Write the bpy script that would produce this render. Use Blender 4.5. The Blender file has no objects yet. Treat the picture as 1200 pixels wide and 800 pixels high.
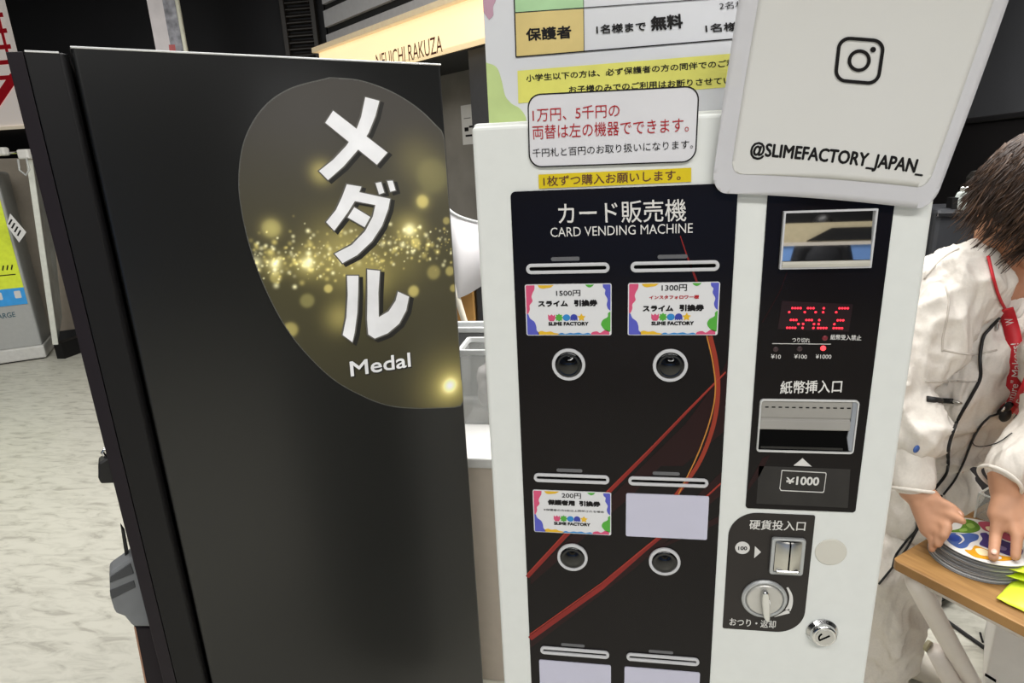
import bpy, bmesh, math, random
import numpy as np
from mathutils import Vector, Matrix, noise
from mathutils.bvhtree import BVHTree

S = bpy.context.scene
COL = S.collection
random.seed(7)
rng = np.random.default_rng(7)

# ------------------------------------------------------------------ camera, world, light, exposure
EYE = 1.48
FPX = 715.0
PAN, TILT, ROLL = math.radians(-9.2509), math.radians(16.0882), math.radians(2.5989)
def cam_axes():
    cy, sy = math.cos(PAN), math.sin(PAN); ct, st = math.cos(TILT), math.sin(TILT); cr, sr = math.cos(ROLL), math.sin(ROLL)
    r = np.array([cy, -sy, 0]); f = np.array([sy*ct, cy*ct, -st]); d = np.cross(f, r)
    return cr*r + sr*d, -sr*r + cr*d, f
CR, CD, CF = cam_axes()
cam = bpy.data.cameras.new('camera'); camo = bpy.data.objects.new('camera', cam); COL.objects.link(camo)
cam.sensor_width = 36; cam.lens = 36*FPX/1200; cam.clip_start = 0.02; cam.clip_end = 60
m4 = Matrix(((CR[0], -CD[0], -CF[0], 0), (CR[1], -CD[1], -CF[1], 0), (CR[2], -CD[2], -CF[2], EYE), (0, 0, 0, 1)))
camo.matrix_world = m4
S.camera = camo

w = bpy.data.worlds.new('world'); S.world = w; w.use_nodes = True
w.node_tree.nodes['Background'].inputs[0].default_value = (1.0, 0.98, 0.95, 1)
w.node_tree.nodes['Background'].inputs[1].default_value = 0.22

def area(name, loc, size, power, col=(1, .985, .955), rot=(0, 0, 0)):
    l = bpy.data.lights.new(name, 'AREA'); l.shape = 'RECTANGLE'; l.size, l.size_y = size; l.energy = power; l.color = col
    o = bpy.data.objects.new(name, l); o.location = loc; o.rotation_euler = rot; COL.objects.link(o); return o
area('ceiling_lamp', (0.9, -1.3, 3.3), (2.4, .5), 95)
area('ceiling_lamp', (-1.6, -1.0, 3.3), (2.0, .5), 40)
area('ceiling_lamp', (1.5, 1.9, 3.3), (1.6, 1.4), 150)
area('ceiling_lamp', (2.6, 3.2, 3.3), (1.2, .8), 60)
area('ceiling_lamp', (-.25, 1.1, 3.3), (1.9, 1.3), 46)
area('ceiling_lamp', (-.2, 2.4, 3.3), (.8, 1.0), 60)
area('ceiling_lamp', (-3.6, 2.2, 3.3), (1.6, 2.2), 98)
area('ceiling_lamp', (.8, -4.6, 3.3), (3.0, .6), 150)
S.view_settings.view_transform = 'Standard'; S.view_settings.look = 'None'
S.view_settings.gamma = 1; S.view_settings.use_curve_mapping = False
S.view_settings.exposure = -0.36

# ------------------------------------------------------------------ projection of measured points onto real planes
CAM = np.array([0, 0, EYE])
def ray(px, py): return CR*((px-600)/FPX) + CD*((py-400)/FPX) + CF
def at_y(px, py, y): d = ray(px, py); return CAM + d*(y/d[1])
def at_z(px, py, z): d = ray(px, py); return CAM + d*((z-EYE)/d[2])
class Frame:
    """a plane with an origin, two axes in it and its outward normal; (u, v, w) <-> world"""
    def __init__(s, o, ex, ey, ez): s.o, s.ex, s.ey, s.ez = [np.array(a, float) for a in (o, ex, ey, ez)]
    def __call__(s, u, v, w=0.0): return s.o + s.ex*u + s.ey*v + s.ez*w
    def px(s, x, y, off=0.0):
        d = ray(x, y); p0 = s.o + s.ez*off; t = ((p0-CAM) @ s.ez)/(d @ s.ez); p = CAM + d*t - s.o
        return (float(p @ s.ex), float(p @ s.ey))
    def pxs(s, pts, off=0.0): return [s.px(*p, off) for p in pts]
    def shift(s, off): return Frame(s.o + s.ez*off, s.ex, s.ey, s.ez)
W3 = Frame((0, 0, 0), (1, 0, 0), (0, 1, 0), (0, 0, 1))

# ------------------------------------------------------------------ materials
def lin(c):
    if isinstance(c, str): c = tuple(int(c[i:i+2], 16) for i in (1, 3, 5))
    return tuple((v/255/12.92) if v/255 <= .04045 else ((v/255+.055)/1.055)**2.4 for v in c)
_m = {}
def mat(name, c, rough=.5, metal=0., spec=.5, var=.06, scale=30., bump=0., trans=0., ior=1.45, emit=0., alpha=1., coords='Object'):
    if name in _m: return _m[name]
    m = bpy.data.materials.new(name); m.use_nodes = True; nt = m.node_tree; b = nt.nodes['Principled BSDF']
    L = lin(c)
    tc = nt.nodes.new('ShaderNodeTexCoord'); nz = nt.nodes.new('ShaderNodeTexNoise'); nz.inputs['Scale'].default_value = scale; nz.inputs['Detail'].default_value = 4
    nt.links.new(tc.outputs[coords], nz.inputs['Vector'])
    rp = nt.nodes.new('ShaderNodeValToRGB')
    rp.color_ramp.elements[0].position = .3; rp.color_ramp.elements[1].position = .7
    rp.color_ramp.elements[0].color = (*[v*(1-var) for v in L], 1); rp.color_ramp.elements[1].color = (*[min(1, v*(1+var)) for v in L], 1)
    nt.links.new(nz.outputs[0], rp.inputs[0]); nt.links.new(rp.outputs[0], b.inputs['Base Color'])
    b.inputs['Roughness'].default_value = rough; b.inputs['Metallic'].default_value = metal; b.inputs['Specular IOR Level'].default_value = spec
    b.inputs['Transmission Weight'].default_value = trans; b.inputs['IOR'].default_value = ior; b.inputs['Alpha'].default_value = alpha
    if emit:
        nt.links.new(rp.outputs[0], b.inputs['Emission Color']); b.inputs['Emission Strength'].default_value = emit
    if bump:
        bp = nt.nodes.new('ShaderNodeBump'); bp.inputs['Strength'].default_value = bump; bp.inputs['Distance'].default_value = .002
        nt.links.new(nz.outputs[0], bp.inputs['Height']); nt.links.new(bp.outputs[0], b.inputs['Normal'])
    _m[name] = m; return m
def mat_vcol(name, rough=.35, spec=.3):
    m = bpy.data.materials.new(name); m.use_nodes = True; nt = m.node_tree; b = nt.nodes['Principled BSDF']
    a = nt.nodes.new('ShaderNodeVertexColor'); a.layer_name = 'print'; nt.links.new(a.outputs[0], b.inputs['Base Color'])
    b.inputs['Roughness'].default_value = rough; b.inputs['Specular IOR Level'].default_value = spec; return m

# ------------------------------------------------------------------ mesh collector
def rrect(x0, y0, x1, y1, r, n=6):
    rs = r if isinstance(r, (tuple, list)) else (r,)*4     # order: bottom-left, bottom-right, top-right, top-left
    out = []
    for (cx, cy, a0, rr) in ((x0+rs[0], y0+rs[0], 180, rs[0]), (x1-rs[1], y0+rs[1], 270, rs[1]), (x1-rs[2], y1-rs[2], 0, rs[2]), (x0+rs[3], y1-rs[3], 90, rs[3])):
        for k in range(n+1):
            a = math.radians(a0+90*k/n); out.append((cx+rr*math.cos(a), cy+rr*math.sin(a)))
    return out
def circle(cx, cy, r, n=40, ry=None): ry = ry or r; return [(cx+r*math.cos(2*math.pi*k/n), cy+ry*math.sin(2*math.pi*k/n)) for k in range(n)]
def smooth_path(pts, n=6, closed=False):
    P = [np.array(p, float) for p in pts]; N = len(P); out = []
    rngk = range(N) if closed else range(N-1)
    for i in rngk:
        p1, p2 = P[i], P[(i+1) % N]
        p0 = P[(i-1) % N] if closed or i > 0 else 2*p1-p2
        p3 = P[(i+2) % N] if closed or i+2 < N else 2*p2-p1
        for k in range(n):
            t = k/n; out.append(.5*((2*p1)+(-p0+p2)*t+(2*p0-5*p1+4*p2-p3)*t*t+(-p0+3*p1-3*p2+p3)*t**3))
    if not closed: out.append(P[-1])
    return out
class MB:
    def __init__(s): s.v = []; s.f = []
    def add(s, vs, fs): n = len(s.v); s.v += [tuple(map(float, p)) for p in vs]; s.f += [[i+n for i in f] for f in fs]; return s
    def prism(s, fr, outline, w0, w1):
        n = len(outline); vs = [fr(u, v, w1) for u, v in outline]+[fr(u, v, w0) for u, v in outline]
        fs = [list(range(n)), list(range(2*n-1, n-1, -1))]+[[i, n+i, n+(i+1) % n, (i+1) % n] for i in range(n)]
        return s.add(vs, fs)
    def ring(s, fr, outer, inner, w0, w1):
        n = len(outer); vs = []
        for w_ in (w1, w0):
            vs += [fr(u, v, w_) for u, v in outer]+[fr(u, v, w_) for u, v in inner]
        fs = []
        for i in range(n):
            j = (i+1) % n
            fs += [[i, j, n+j, n+i], [2*n+i, 3*n+i, 3*n+j, 2*n+j], [i, 2*n+i, 2*n+j, j], [n+i, n+j, 3*n+j, 3*n+i]]
        return s.add(vs, fs)
    def box(s, lo, hi, fr=W3):
        (x0, y0, z0), (x1, y1, z1) = lo, hi
        return s.add([fr(x, y, z) for z in (z0, z1) for x, y in ((x0, y0), (x1, y0), (x1, y1), (x0, y1))],
                     [[3, 2, 1, 0], [4, 5, 6, 7], [0, 1, 5, 4], [1, 2, 6, 5], [2, 3, 7, 6], [3, 0, 4, 7]])
    def tube(s, path, r, n=8, caps=True, flat=None):
        P = [np.array(p, float) for p in path]; N = len(P); R = r if isinstance(r, (list, tuple, np.ndarray)) else [r]*N
        T = [P[min(i+1, N-1)]-P[max(i-1, 0)] for i in range(N)]; T = [t/(np.linalg.norm(t)+1e-12) for t in T]
        a = np.cross(T[0], (0, 0, 1)); a = a if np.linalg.norm(a) > .05 else np.cross(T[0], (1, 0, 0)); a /= np.linalg.norm(a); vs = []
        for i in range(N):
            a = a-T[i]*(a @ T[i]); a /= np.linalg.norm(a)+1e-12; b = np.cross(T[i], a)
            vs += [P[i]+R[i]*(math.cos(2*math.pi*k/n)*a+math.sin(2*math.pi*k/n)*b) for k in range(n)]
        fs = [[i*n+k, i*n+(k+1) % n, (i+1)*n+(k+1) % n, (i+1)*n+k] for i in range(N-1) for k in range(n)]
        if caps: fs += [list(range(n-1, -1, -1)), list(range((N-1)*n, N*n))]
        return s.add(vs, fs)
    def lathe(s, fr, prof, n=36, cap=True):
        """prof: (radius, height along fr.ez) around fr's origin"""
        vs = [fr(r*math.cos(2*math.pi*k/n), r*math.sin(2*math.pi*k/n), h) for r, h in prof for k in range(n)]; N = len(prof)
        fs = [[i*n+k, i*n+(k+1) % n, (i+1)*n+(k+1) % n, (i+1)*n+k] for i in range(N-1) for k in range(n)]
        if cap: fs += [list(range(n-1, -1, -1)), list(range((N-1)*n, N*n))]
        return s.add(vs, fs)
    def stroke(s, fr, pts, width, w0, w1):
        P = [np.array(p, float) for p in pts]; N = len(P); W = width if isinstance(width, (list, tuple, np.ndarray)) else [width]*N; a, b = [], []
        for i in range(N):
            t = P[min(i+1, N-1)]-P[max(i-1, 0)]; t /= np.linalg.norm(t)+1e-12; nn = np.array([-t[1], t[0]])
            a.append(P[i]+nn*W[i]/2); b.append(P[i]-nn*W[i]/2)
        vs = [fr(*p, w1) for p in a]+[fr(*p, w1) for p in b]+[fr(*p, w0) for p in a]+[fr(*p, w0) for p in b]; fs = []
        for i in range(N-1):
            fs += [[N+i, N+i+1, i+1, i], [2*N+i, 2*N+i+1, 3*N+i+1, 3*N+i], [i, i+1, 2*N+i+1, 2*N+i], [3*N+i, 3*N+i+1, N+i+1, N+i]]
        fs += [[0, 2*N, 3*N, N], [N-1, 2*N-1, 4*N-1, 3*N-1]]
        return s.add(vs, fs)
    def capsule(s, p, q, r0, r1, n=14, m=6):
        """closed swept cone with round ends"""
        p, q = np.array(p, float), np.array(q, float); t = q-p; L = np.linalg.norm(t); t = t/(L+1e-12)
        a = np.cross(t, (0, 0, 1)); a = a if np.linalg.norm(a) > .05 else np.cross(t, (1, 0, 0)); a /= np.linalg.norm(a); b = np.cross(t, a)
        prof = [(r0*math.cos(x), -r0*math.sin(x)) for x in np.linspace(math.pi/2*.97, 0, m)]+[(r1*math.cos(x), L+r1*math.sin(x)) for x in np.linspace(0, math.pi/2*.97, m)]
        vs = [p+t*h+rr*(math.cos(2*math.pi*k/n)*a+math.sin(2*math.pi*k/n)*b) for rr, h in prof for k in range(n)]; N = len(prof)
        fs = [[i*n+k, i*n+(k+1) % n, (i+1)*n+(k+1) % n, (i+1)*n+k] for i in range(N-1) for k in range(n)]+[list(range(n-1, -1, -1)), list(range((N-1)*n, N*n))]
        return s.add(vs, fs)
    def ellipsoid(s, c, rx, ry, rz, ax=((1, 0, 0), (0, 1, 0), (0, 0, 1)), n=24, m=14):
        c = np.array(c, float); A = [np.array(a, float) for a in ax]; vs = []
        for i in range(m+1):
            th = math.pi*(.01+.98*i/m)
            for k in range(n):
                ph = 2*math.pi*k/n; vs.append(c+A[0]*rx*math.sin(th)*math.cos(ph)+A[1]*ry*math.sin(th)*math.sin(ph)+A[2]*rz*math.cos(th))
        fs = [[i*n+k, (i+1)*n+k, (i+1)*n+(k+1) % n, i*n+(k+1) % n] for i in range(m) for k in range(n)]+[list(range(n)), list(range((m+1)*n-1, m*n-1, -1))]
        return s.add(vs, fs)
    def build(s, name, material, parent=None, bevel=0., smooth=False, seg=2, fix=True):
        me = bpy.data.meshes.new(name); off = np.array(root_of(parent)) if parent is not None else np.zeros(3)
        me.from_pydata([tuple(np.array(p)-off) for p in s.v], [], s.f)
        if fix:
            b = bmesh.new(); b.from_mesh(me); bmesh.ops.recalc_face_normals(b, faces=b.faces); b.to_mesh(me); b.free()
        me.materials.append(material)
        o = bpy.data.objects.new(name, me); COL.objects.link(o)
        if parent is not None: o.parent = parent
        if smooth:
            for p in me.polygons: p.use_smooth = True
        if bevel:
            bm_ = o.modifiers.new('bevel', 'BEVEL'); bm_.width = bevel; bm_.segments = seg; bm_.limit_method = 'ANGLE'; bm_.angle_limit = math.radians(40)
        return o
def root_of(o):
    p = Vector((0, 0, 0))
    while o is not None: p = p+o.location; o = o.parent
    return tuple(p)
def thing(name, label, cat, loc, group=None):
    o = bpy.data.objects.new(name, None); o.empty_display_size = .05; o.location = tuple(map(float, loc)); COL.objects.link(o)
    o['label'] = label; o['category'] = cat
    if group: o['group'] = group
    return o
def tag(o, label, cat, group=None):
    o['label'] = label; o['category'] = cat
    if group: o['group'] = group
    return o
def struct(name, mb, m, **k): o = mb.build(name, m, **k); o['kind'] = 'structure'; return o
_tc = {}
def text_mesh(body, bold=0., space=1.):
    k = (body, bold, space)
    if k in _tc: return _tc[k]
    c = bpy.data.curves.new('t', 'FONT'); c.body = body; c.size = 1; c.offset = bold; c.resolution_u = 3; c.space_character = space
    o = bpy.data.objects.new('t', c); COL.objects.link(o)
    dg = bpy.context.evaluated_depsgraph_get(); me = bpy.data.meshes.new_from_object(o.evaluated_get(dg))
    v = np.array([p.co[:2] for p in me.vertices]); f = [list(p.vertices) for p in me.polygons]
    bpy.data.objects.remove(o); bpy.data.curves.remove(c); bpy.data.meshes.remove(me)
    v = (v-v.min(0))/(v.max(0)-v.min(0)); _tc[k] = (v, f); return _tc[k]
def add_text(mb, fr, body, bl, br, tl, w0=.0006, bold=0., space=1.):
    """the words fitted into the parallelogram bl-br-tl of plane fr; bold = stroke growth as a share of the letter height"""
    v, f = text_mesh(body, 0., space); bl, br, tl = map(np.array, (bl, br, tl)); h = np.linalg.norm(tl-bl)
    ks = [(0, 0)] if bold < .004 else [(math.cos(a), math.sin(a)) for a in np.arange(8)*math.pi/4]
    g = bold*h; ins_x = (br-bl)/np.linalg.norm(br-bl)*g; ins_y = (tl-bl)/h*g
    if bold >= .004: bl, br, tl = bl+ins_x+ins_y, br-ins_x+ins_y, tl+ins_x-ins_y
    for i, (cx, cy) in enumerate(ks):
        mb.add([fr(*(bl+(br-bl)*a+(tl-bl)*b+np.array([cx, cy])*g), w0+2e-6*i) for a, b in v], f)
    return mb
def px_text(mb, fr, body, bl, br, tl, **k): return add_text(mb, fr, body, fr.px(*bl), fr.px(*br), fr.px(*tl), **k)

# ------------------------------------------------------------------ common materials
WHITE = mat('white_powder_coat', (221, 223, 219), rough=.42, spec=.35, var=.015, scale=60, bump=.02)
BLACK_PANEL = mat('black_printed_acrylic', (17, 13, 14), rough=.16, spec=.22, var=.2, scale=6)
DARK = mat('black_paint', (20, 19, 20), rough=.55, spec=.3)
VOID = mat('black_recess', (4, 4, 4), rough=.8, spec=.1)
CHROME = mat('chrome', (205, 205, 205), rough=.14, metal=1., var=.02)
STEEL = mat('brushed_steel', (190, 188, 182), rough=.3, metal=1., var=.05, scale=80)
RINGW = mat('pale_grey_plastic', (196, 196, 198), rough=.4, var=.02)
PRINT_W = mat('white_print', (214, 212, 208), rough=.5, spec=.2, var=.02)
PRINT_K = mat('black_print', (24, 22, 22), rough=.5, spec=.2, var=.05)
PRINT_R = mat('red_print', (172, 30, 38), rough=.5, spec=.2, var=.05)
PAPER = mat('white_paper', (216, 215, 212), rough=.55, spec=.25, var=.015)

# ================================================================== the setting
fm = bpy.data.materials.new('marbled_vinyl'); fm.use_nodes = True; nt = fm.node_tree; bs = nt.nodes['Principled BSDF']
tcn = nt.nodes.new('ShaderNodeTexCoord'); mp = nt.nodes.new('ShaderNodeMapping'); mp.inputs['Scale'].default_value = (3.4, 11, 1); mp.inputs['Rotation'].default_value = (0, 0, .35)
n1 = nt.nodes.new('ShaderNodeTexNoise'); n1.inputs['Scale'].default_value = 2.2; n1.inputs['Detail'].default_value = 9; n1.inputs['Distortion'].default_value = .8; n1.inputs['Roughness'].default_value = .62
r1 = nt.nodes.new('ShaderNodeValToRGB'); r1.color_ramp.elements[0].position = .36; r1.color_ramp.elements[0].color = (*lin((168, 165, 154)), 1)
r1.color_ramp.elements[1].position = .56; r1.color_ramp.elements[1].color = (*lin((202, 200, 188)), 1)
e = r1.color_ramp.elements.new(.43); e.color = (*lin((189, 187, 175)), 1)
for a_, b_ in ((tcn.outputs['Object'], mp.inputs[0]), (mp.outputs[0], n1.inputs['Vector']), (n1.outputs[0], r1.inputs[0]), (r1.outputs[0], bs.inputs['Base Color'])): nt.links.new(a_, b_)
bs.inputs['Roughness'].default_value = .38; bs.inputs['Specular IOR Level'].default_value = .35
struct('floor', MB().box((-8.6, -6.6, -.1), (5.2, 8.2, 0)), fm)
CEIL = mat('dark_ceiling_paint', (38, 38, 40), rough=.8)
struct('ceiling', MB().box((-8.6, -6.6, 3.6), (5.2, 8.2, 3.7)), CEIL)
WBLACK = mat('black_wall_panel', (27, 27, 29), rough=.6, spec=.3, var=.1, scale=4)
WGREY = mat('grey_wall_paint', (118, 119, 123), rough=.7, var=.05, scale=3)
CONC = mat('bare_concrete', (134, 130, 123), rough=.8, var=.12, scale=4)
TAUPE = mat('taupe_partition', (142, 133, 120), rough=.75, var=.04)
BLUE = mat('blue_wall_graphic', (124, 166, 232), rough=.7, var=.05, scale=2)
struct('wall_left', MB().box((-8.7, -6.6, 0), (-8.6, 8.2, 3.6)), WGREY)
struct('wall_right', MB().box((5.2, -6.6, 0), (5.3, 8.2, 3.6)), WGREY)
struct('wall_back', MB().box((-8.6, -6.7, 0), (5.2, -6.6, 3.6)), BLUE)
struct('wall_front', MB().box((-8.6, 8.2, 0), (5.2, 8.3, 3.6)), WBLACK)

# black partition wall behind the cabinet, with a louvred panel near its right end
YB = 5.3
xl, xr = at_y(13, 30, YB)[0], at_y(382, 30, YB)[0]
struct('wall_dark', MB().box((xl, YB, 0), (xr, YB+.12, 3.6)), WBLACK)
FB = Frame((0, YB, EYE), (1, 0, 0), (0, 0, 1), (0, -1, 0))
lv = thing('louvre_panel', 'dark louvred panel on the black wall beside the striped fascia', 'panel', FB(*FB.px(350, 30)))
LOUV = mat('dark_bronze_slat', (40, 36, 32), rough=.5)
a0, a1 = FB.px(336, 30)[0], FB.px(371, 30)[0]; z0 = -.2; z1 = 2.0
mb = MB()
for x_ in (a0, a1): mb.box((x_-.02, z0, 0), (x_+.02, z1, .05), FB)
mb.build('frame', LOUV, lv, bevel=.004)
mb = MB()
for k in range(44): mb.prism(Frame(FB(0, z0+.05*k, 0), FB.ez, FB.ey, FB.ex), [(.004, 0), (.04, .006), (.04, .014), (.004, .036)], a0+.02, a1-.02)
mb.build('slats', LOUV, lv)

# shop fascia: striped bulkhead over a lit sign, running from the near right to the far left
pf = np.array([-.728, 4.0, EYE]); FF = Frame(pf, (.781, -.625, 0), (0, 0, 1), (-.625, -.781, 0))
uL = FF.px(382, 40)[0]; uR = 1.6
def fz(x, y): return FF.px(x, y)[1]
STRIPE_K = mat('near_black_fascia', (36, 37, 37), rough=.6); STRIPE_G = mat('grey_fascia_band', (196, 196, 198), rough=.6, var=.04)
zs0 = fz(569.5, 50); zst = fz(540, 0)
struct('wall_fascia', MB().box((uL, zs0-.005, -.55), (uR, 3.6-EYE, -.02), FF), STRIPE_K)
for (pa, pb) in (((384, 53), (384, 41)), ((383, 32), (383, 12)), ((382, 4), (382, -14))):
    struct('trim_1', MB().box((uL+.02, fz(*pa), -.02), (uR, fz(*pb), .012), FF), STRIPE_G)
sg = thing('lit_shop_sign', 'long glowing cream shop sign with thin dark letters above the cabinet', 'sign', FF(0, zs0, 0))
GLOW = mat('lit_cream_acrylic', (255, 226, 178), rough=.5, var=.02, scale=2, emit=1.0)
us0 = uL+.03
MB().box((us0, zs0, -.015), (uR, zst-.05, .10), FF).build('light_panel', GLOW, sg, bevel=.004)
MB().box((us0-.02, zst-.05, -.015), (uR, zst-.012, .15), FF).build('top_rail', mat('cream_rail', (226, 205, 168), rough=.5, emit=.32), sg, bevel=.004)
F2 = FF.shift(.10)
sgp = [o for o in sg.children][0]
bl, br, tl = F2.px(440, 86), F2.px(520.5, 62), F2.px(440, 75)
mb = MB(); u1 = F2.px(519, 60)[0]; u0 = F2.px(442, 80)[0]; hb, ht = F2.px(517.5, 61.5)[1], F2.px(516, 41)[1]
add_text(mb, F2, 'NEUICHI RAKUZA', (u0, hb), (u1, hb), (u0, ht), w0=.002, bold=-.006); mb.build('lettering', mat('dark_brown_print', (88, 46, 32), rough=.6), sgp)
# dark post under the sign and the concrete wall behind it
pa, pb = FF.px(546.5, 100)[0], FF.px(600, 100)[0]
struct('trim_post', MB().box((pa, -EYE, -.2), (pb, zs0-.006, -.03), FF), mat('dark_grey_post', (58, 58, 60), rough=.6))
FC = FF.shift(-.56)
struct('wall_concrete', MB().box((uL, -EYE, -.1), (uR, 3.6-EYE, 0), FC), CONC)
c = [FC.px(540.5, 124), FC.px(556, 122), FC.px(541, 170)]
nt_ = MB().prism(FC, [(c[0][0], c[2][1]), (c[1][0], c[2][1]), (c[1][0], c[0][1]), (c[0][0], c[0][1])], .001, .006).build('notice', PAPER)
tag(nt_, 'small white notice with black marks on the concrete wall beyond the cabinet', 'notice')
hh = c[0][1]-c[2][1]; ww = c[1][0]-c[0][0]
for fx, fy, fw, fh in ((.2, .34, .3, .1), (.55, .42, .25, .05), (.25, .2, .5, .05), (.2, .66, .5, .015)): MB().box((c[0][0]+fx*ww, c[2][1]+fy*hh, .006), (c[0][0]+(fx+fw)*ww, c[2][1]+(fy+fh)*hh, .0075), FC).build('printed_mark', PRINT_K, nt_)

# hanging banner in front of the black wall
FBn = Frame((0, 4.6, EYE), (1, 0, 0), (0, 0, 1), (0, -1, 0))
u0, u1, u2 = FBn.px(178, 30)[0], FBn.px(210.5, 30)[0], FBn.px(215, 30)[0]
bn = thing('banner', 'tall white and grey banner with a red pattern against the black wall', 'banner', FBn((u0+u2)/2, -EYE, 0))
mb = MB().box((u0, -.95, .0), (u1, 1.7, .006), FBn); mb.build('cloth', mat('white_banner_cloth', (206, 200, 200), rough=.7, var=.06, scale=12), bn)
mb = MB(); w_ = u1-u0
mb.box((u0+.56*w_, -.95, .006), (u1, 1.7, .0075), FBn); mb.build('grey_print', mat('grey_mottled_print', (140, 140, 146), rough=.7, var=.5, scale=16), bn)
mb = MB(); mb.stroke(FBn, [(u0+.62*w_, .98), (u0+.58*w_, .75), (u0+.5*w_, .6), (u0+.62*w_, .4), (u0+.5*w_, .1), (u0+.6*w_, -.4)], [.05, .06, .05, .06, .05, .04], .0078, .009)
mb.stroke(FBn, [(u0+.5*w_, .56), (u0+.8*w_, .55)], .035, .0078, .009); mb.build('red_print', mat('red_banner_print', (176, 92, 92), rough=.7), bn)
mb = MB().tube([FBn((u1+u2)/2, -EYE+.03, 0), FBn((u1+u2)/2, 1.72, 0)], .016, 10); mb.build('pole', mat('cream_pole', (222, 220, 200), rough=.4), bn, smooth=True)
mb = MB().lathe(Frame(FBn((u1+u2)/2, -EYE, 0), (1, 0, 0), (0, 1, 0), (0, 0, 1)), [(.2, 0), (.2, .02), (.03, .035)]); mb.build('base', DARK, bn)
mb = MB().tube([FBn(u0, 1.705, .003), FBn(u2, 1.705, .003)], .008, 8); mb.build('top_bar', mat('cream_pole', 0), bn)

# taupe partition with black skirting, left
ga, gb = at_z(56, 409, 0), at_z(90, 403.5, 0); gd = (gb-ga)/np.linalg.norm(gb-ga)
gd = np.array([.80, .60, 0]); gn = np.array([gd[1], -gd[0], 0])
FT = Frame((*gb[:2], 0), gd, (0, 0, 1), gn)
struct('wall_partition', MB().box((-2.6, 0, -.1), (.42, 1.73, -.012), FT), TAUPE)
struct('baseboard_partition', MB().box((-2.6, 0, -.012), (.42, .15, 0), FT), mat('black_skirting', (22, 22, 24), rough=.5))

# red and white illuminated sign beyond the partition
FS = Frame((0, 6.4, EYE), (1, 0, 0), (0, 0, 1), (0, -1, 0))
sx1 = FS.px(34, 140)[0]; sz0 = FS.px(15, 148)[1]; sx0 = sx1-2.2; sz1 = sz0+2.0
rs = thing('red_lattice_sign', 'white lit sign with red lattice lines at upper left behind the partition', 'sign', FS(sx1-1, -EYE, 0))
rp = MB().box((sx0, sz0, -.12), (sx1, sz1, 0), FS).build('light_panel', mat('lit_white_acrylic', (226, 216, 206), rough=.5, var=.02, emit=.55), rs, bevel=.01)
mb = MB(); RED = mat('red_sign_vinyl', (196, 28, 40), rough=.5, emit=.25)
for py in (17, 36, 55, 73, 91): zz = FS.px(6, py)[1]; mb.box((sx0, zz-.022, 0), (sx1, zz+.022, .006), FS)
for dx in (0, .7, 1.4): mb.stroke(FS, [(sx1-dx-.05, FS.px(6, 91)[1]), (sx1-dx-.45, sz0+.18)], .10, .006, .010)
mb.stroke(FS, [(FS.px(1, 30)[0], sz1), (FS.px(1, 30)[0], FS.px(6, 91)[1])], .03, .0, .008)
mb.build('red_lines', RED, rp)
MB().box((sx0, sz0-.03, -.12), (sx1+.02, sz0, .03), FS).build('bottom_rail', mat('warm_white_rail', (236, 222, 196), rough=.5, emit=.5), rs)
mb = MB(); mb.box((sx0+.1, -EYE, -.1), (sx1-.02, sz0-.03, -.02), FS); mb.build('black_base', DARK, rs)

# right-hand background: black arcade housing below a grey wall
def horiz_dir(p, q):
    n = np.cross(ray(*p), ray(*q)); d = np.cross(n, (0, 0, 1)); d /= np.linalg.norm(d); return d if d[0] > 0 else -d
hd = horiz_dir((1105, 142), (1200, 130)); hp = at_y(1105, 142, 4.3); hd = -hd if hd[1] > 0 else hd; hn = np.array([hd[1], -hd[0], 0])
FR = Frame((hp[0], hp[1], 0), hd, (0, 0, 1), hn)
bb = thing('arcade_housing', 'long black arcade housing below the grey wall, behind the person in white', 'arcade machine', FR(.7, 0, -.4))
MB().box((-1.6, .06, -.7), (3.0, hp[2]-.03, 0), FR).build('body', mat('black_laminate', (24, 22, 23), rough=.5), bb, bevel=.01)
MB().box((-1.62, hp[2]-.03, -.72), (3.02, hp[2], .015), FR).build('top_rail', mat('black_trim', (30, 29, 30), rough=.4), bb, bevel=.006)
MB().box((-1.58, 0, -.68), (2.98, .06, -.02), FR).build('plinth', VOID, bb)
struct('wall_grey', MB().box((-3.0, 0, -1.0), (3.6, 3.6, -.9), FR), WGREY)
# chrome arm and rail of a machine in front of it
q0 = at_y(1128, 226, 3.1)
ch = thing('control_box', 'black machine control head with chrome rail and curved white cover behind the brown hair', 'arcade machine', (q0[0]+.05, 3.2, 0))
FQ = Frame((0, 3.1, EYE), (1, 0, 0), (0, 0, 1), (0, -1, 0))
x0, zt = FQ.px(1098, 245); x1, zb = FQ.px(1165, 300)
MB().box((x0, -EYE+.75, -.3), (x1, zt, 0), FQ).build('cabinet', mat('dark_grey_shell', (52, 53, 56), rough=.35), ch, bevel=.02)
MB().box((x0+.08, -EYE, -.25), (x1-.05, -EYE+.75, -.05), FQ).build('stand', DARK, ch, bevel=.01)
mb = MB().tube([FQ(*FQ.px(1122, 221), .02), FQ(*FQ.px(1150, 219), .02)], .012, 10); mb.build('rail', mat('chrome', 0), ch, smooth=True)
mb = MB().prism(FQ, FQ.pxs([(1138, 222), (1139, 208), (1145, 201), (1156, 199), (1157, 203), (1147, 206), (1144, 212), (1145, 222)]), -.05, .03); mb.build('bracket', STEEL, ch, bevel=.003)
mb = MB().prism(FQ, FQ.pxs([(1123, 246), (1124, 234), (1128, 226), (1133, 224), (1137, 236), (1136, 246)]), -.05, .04); mb.build('cover', mat('white_cover', (205, 212, 208), rough=.4), ch, bevel=.006)
MB().box((x0, zt-.035, 0), (x1, zt-.015, .012), FQ).build('chrome_strip', mat('chrome', 0), ch, bevel=.003)
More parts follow.
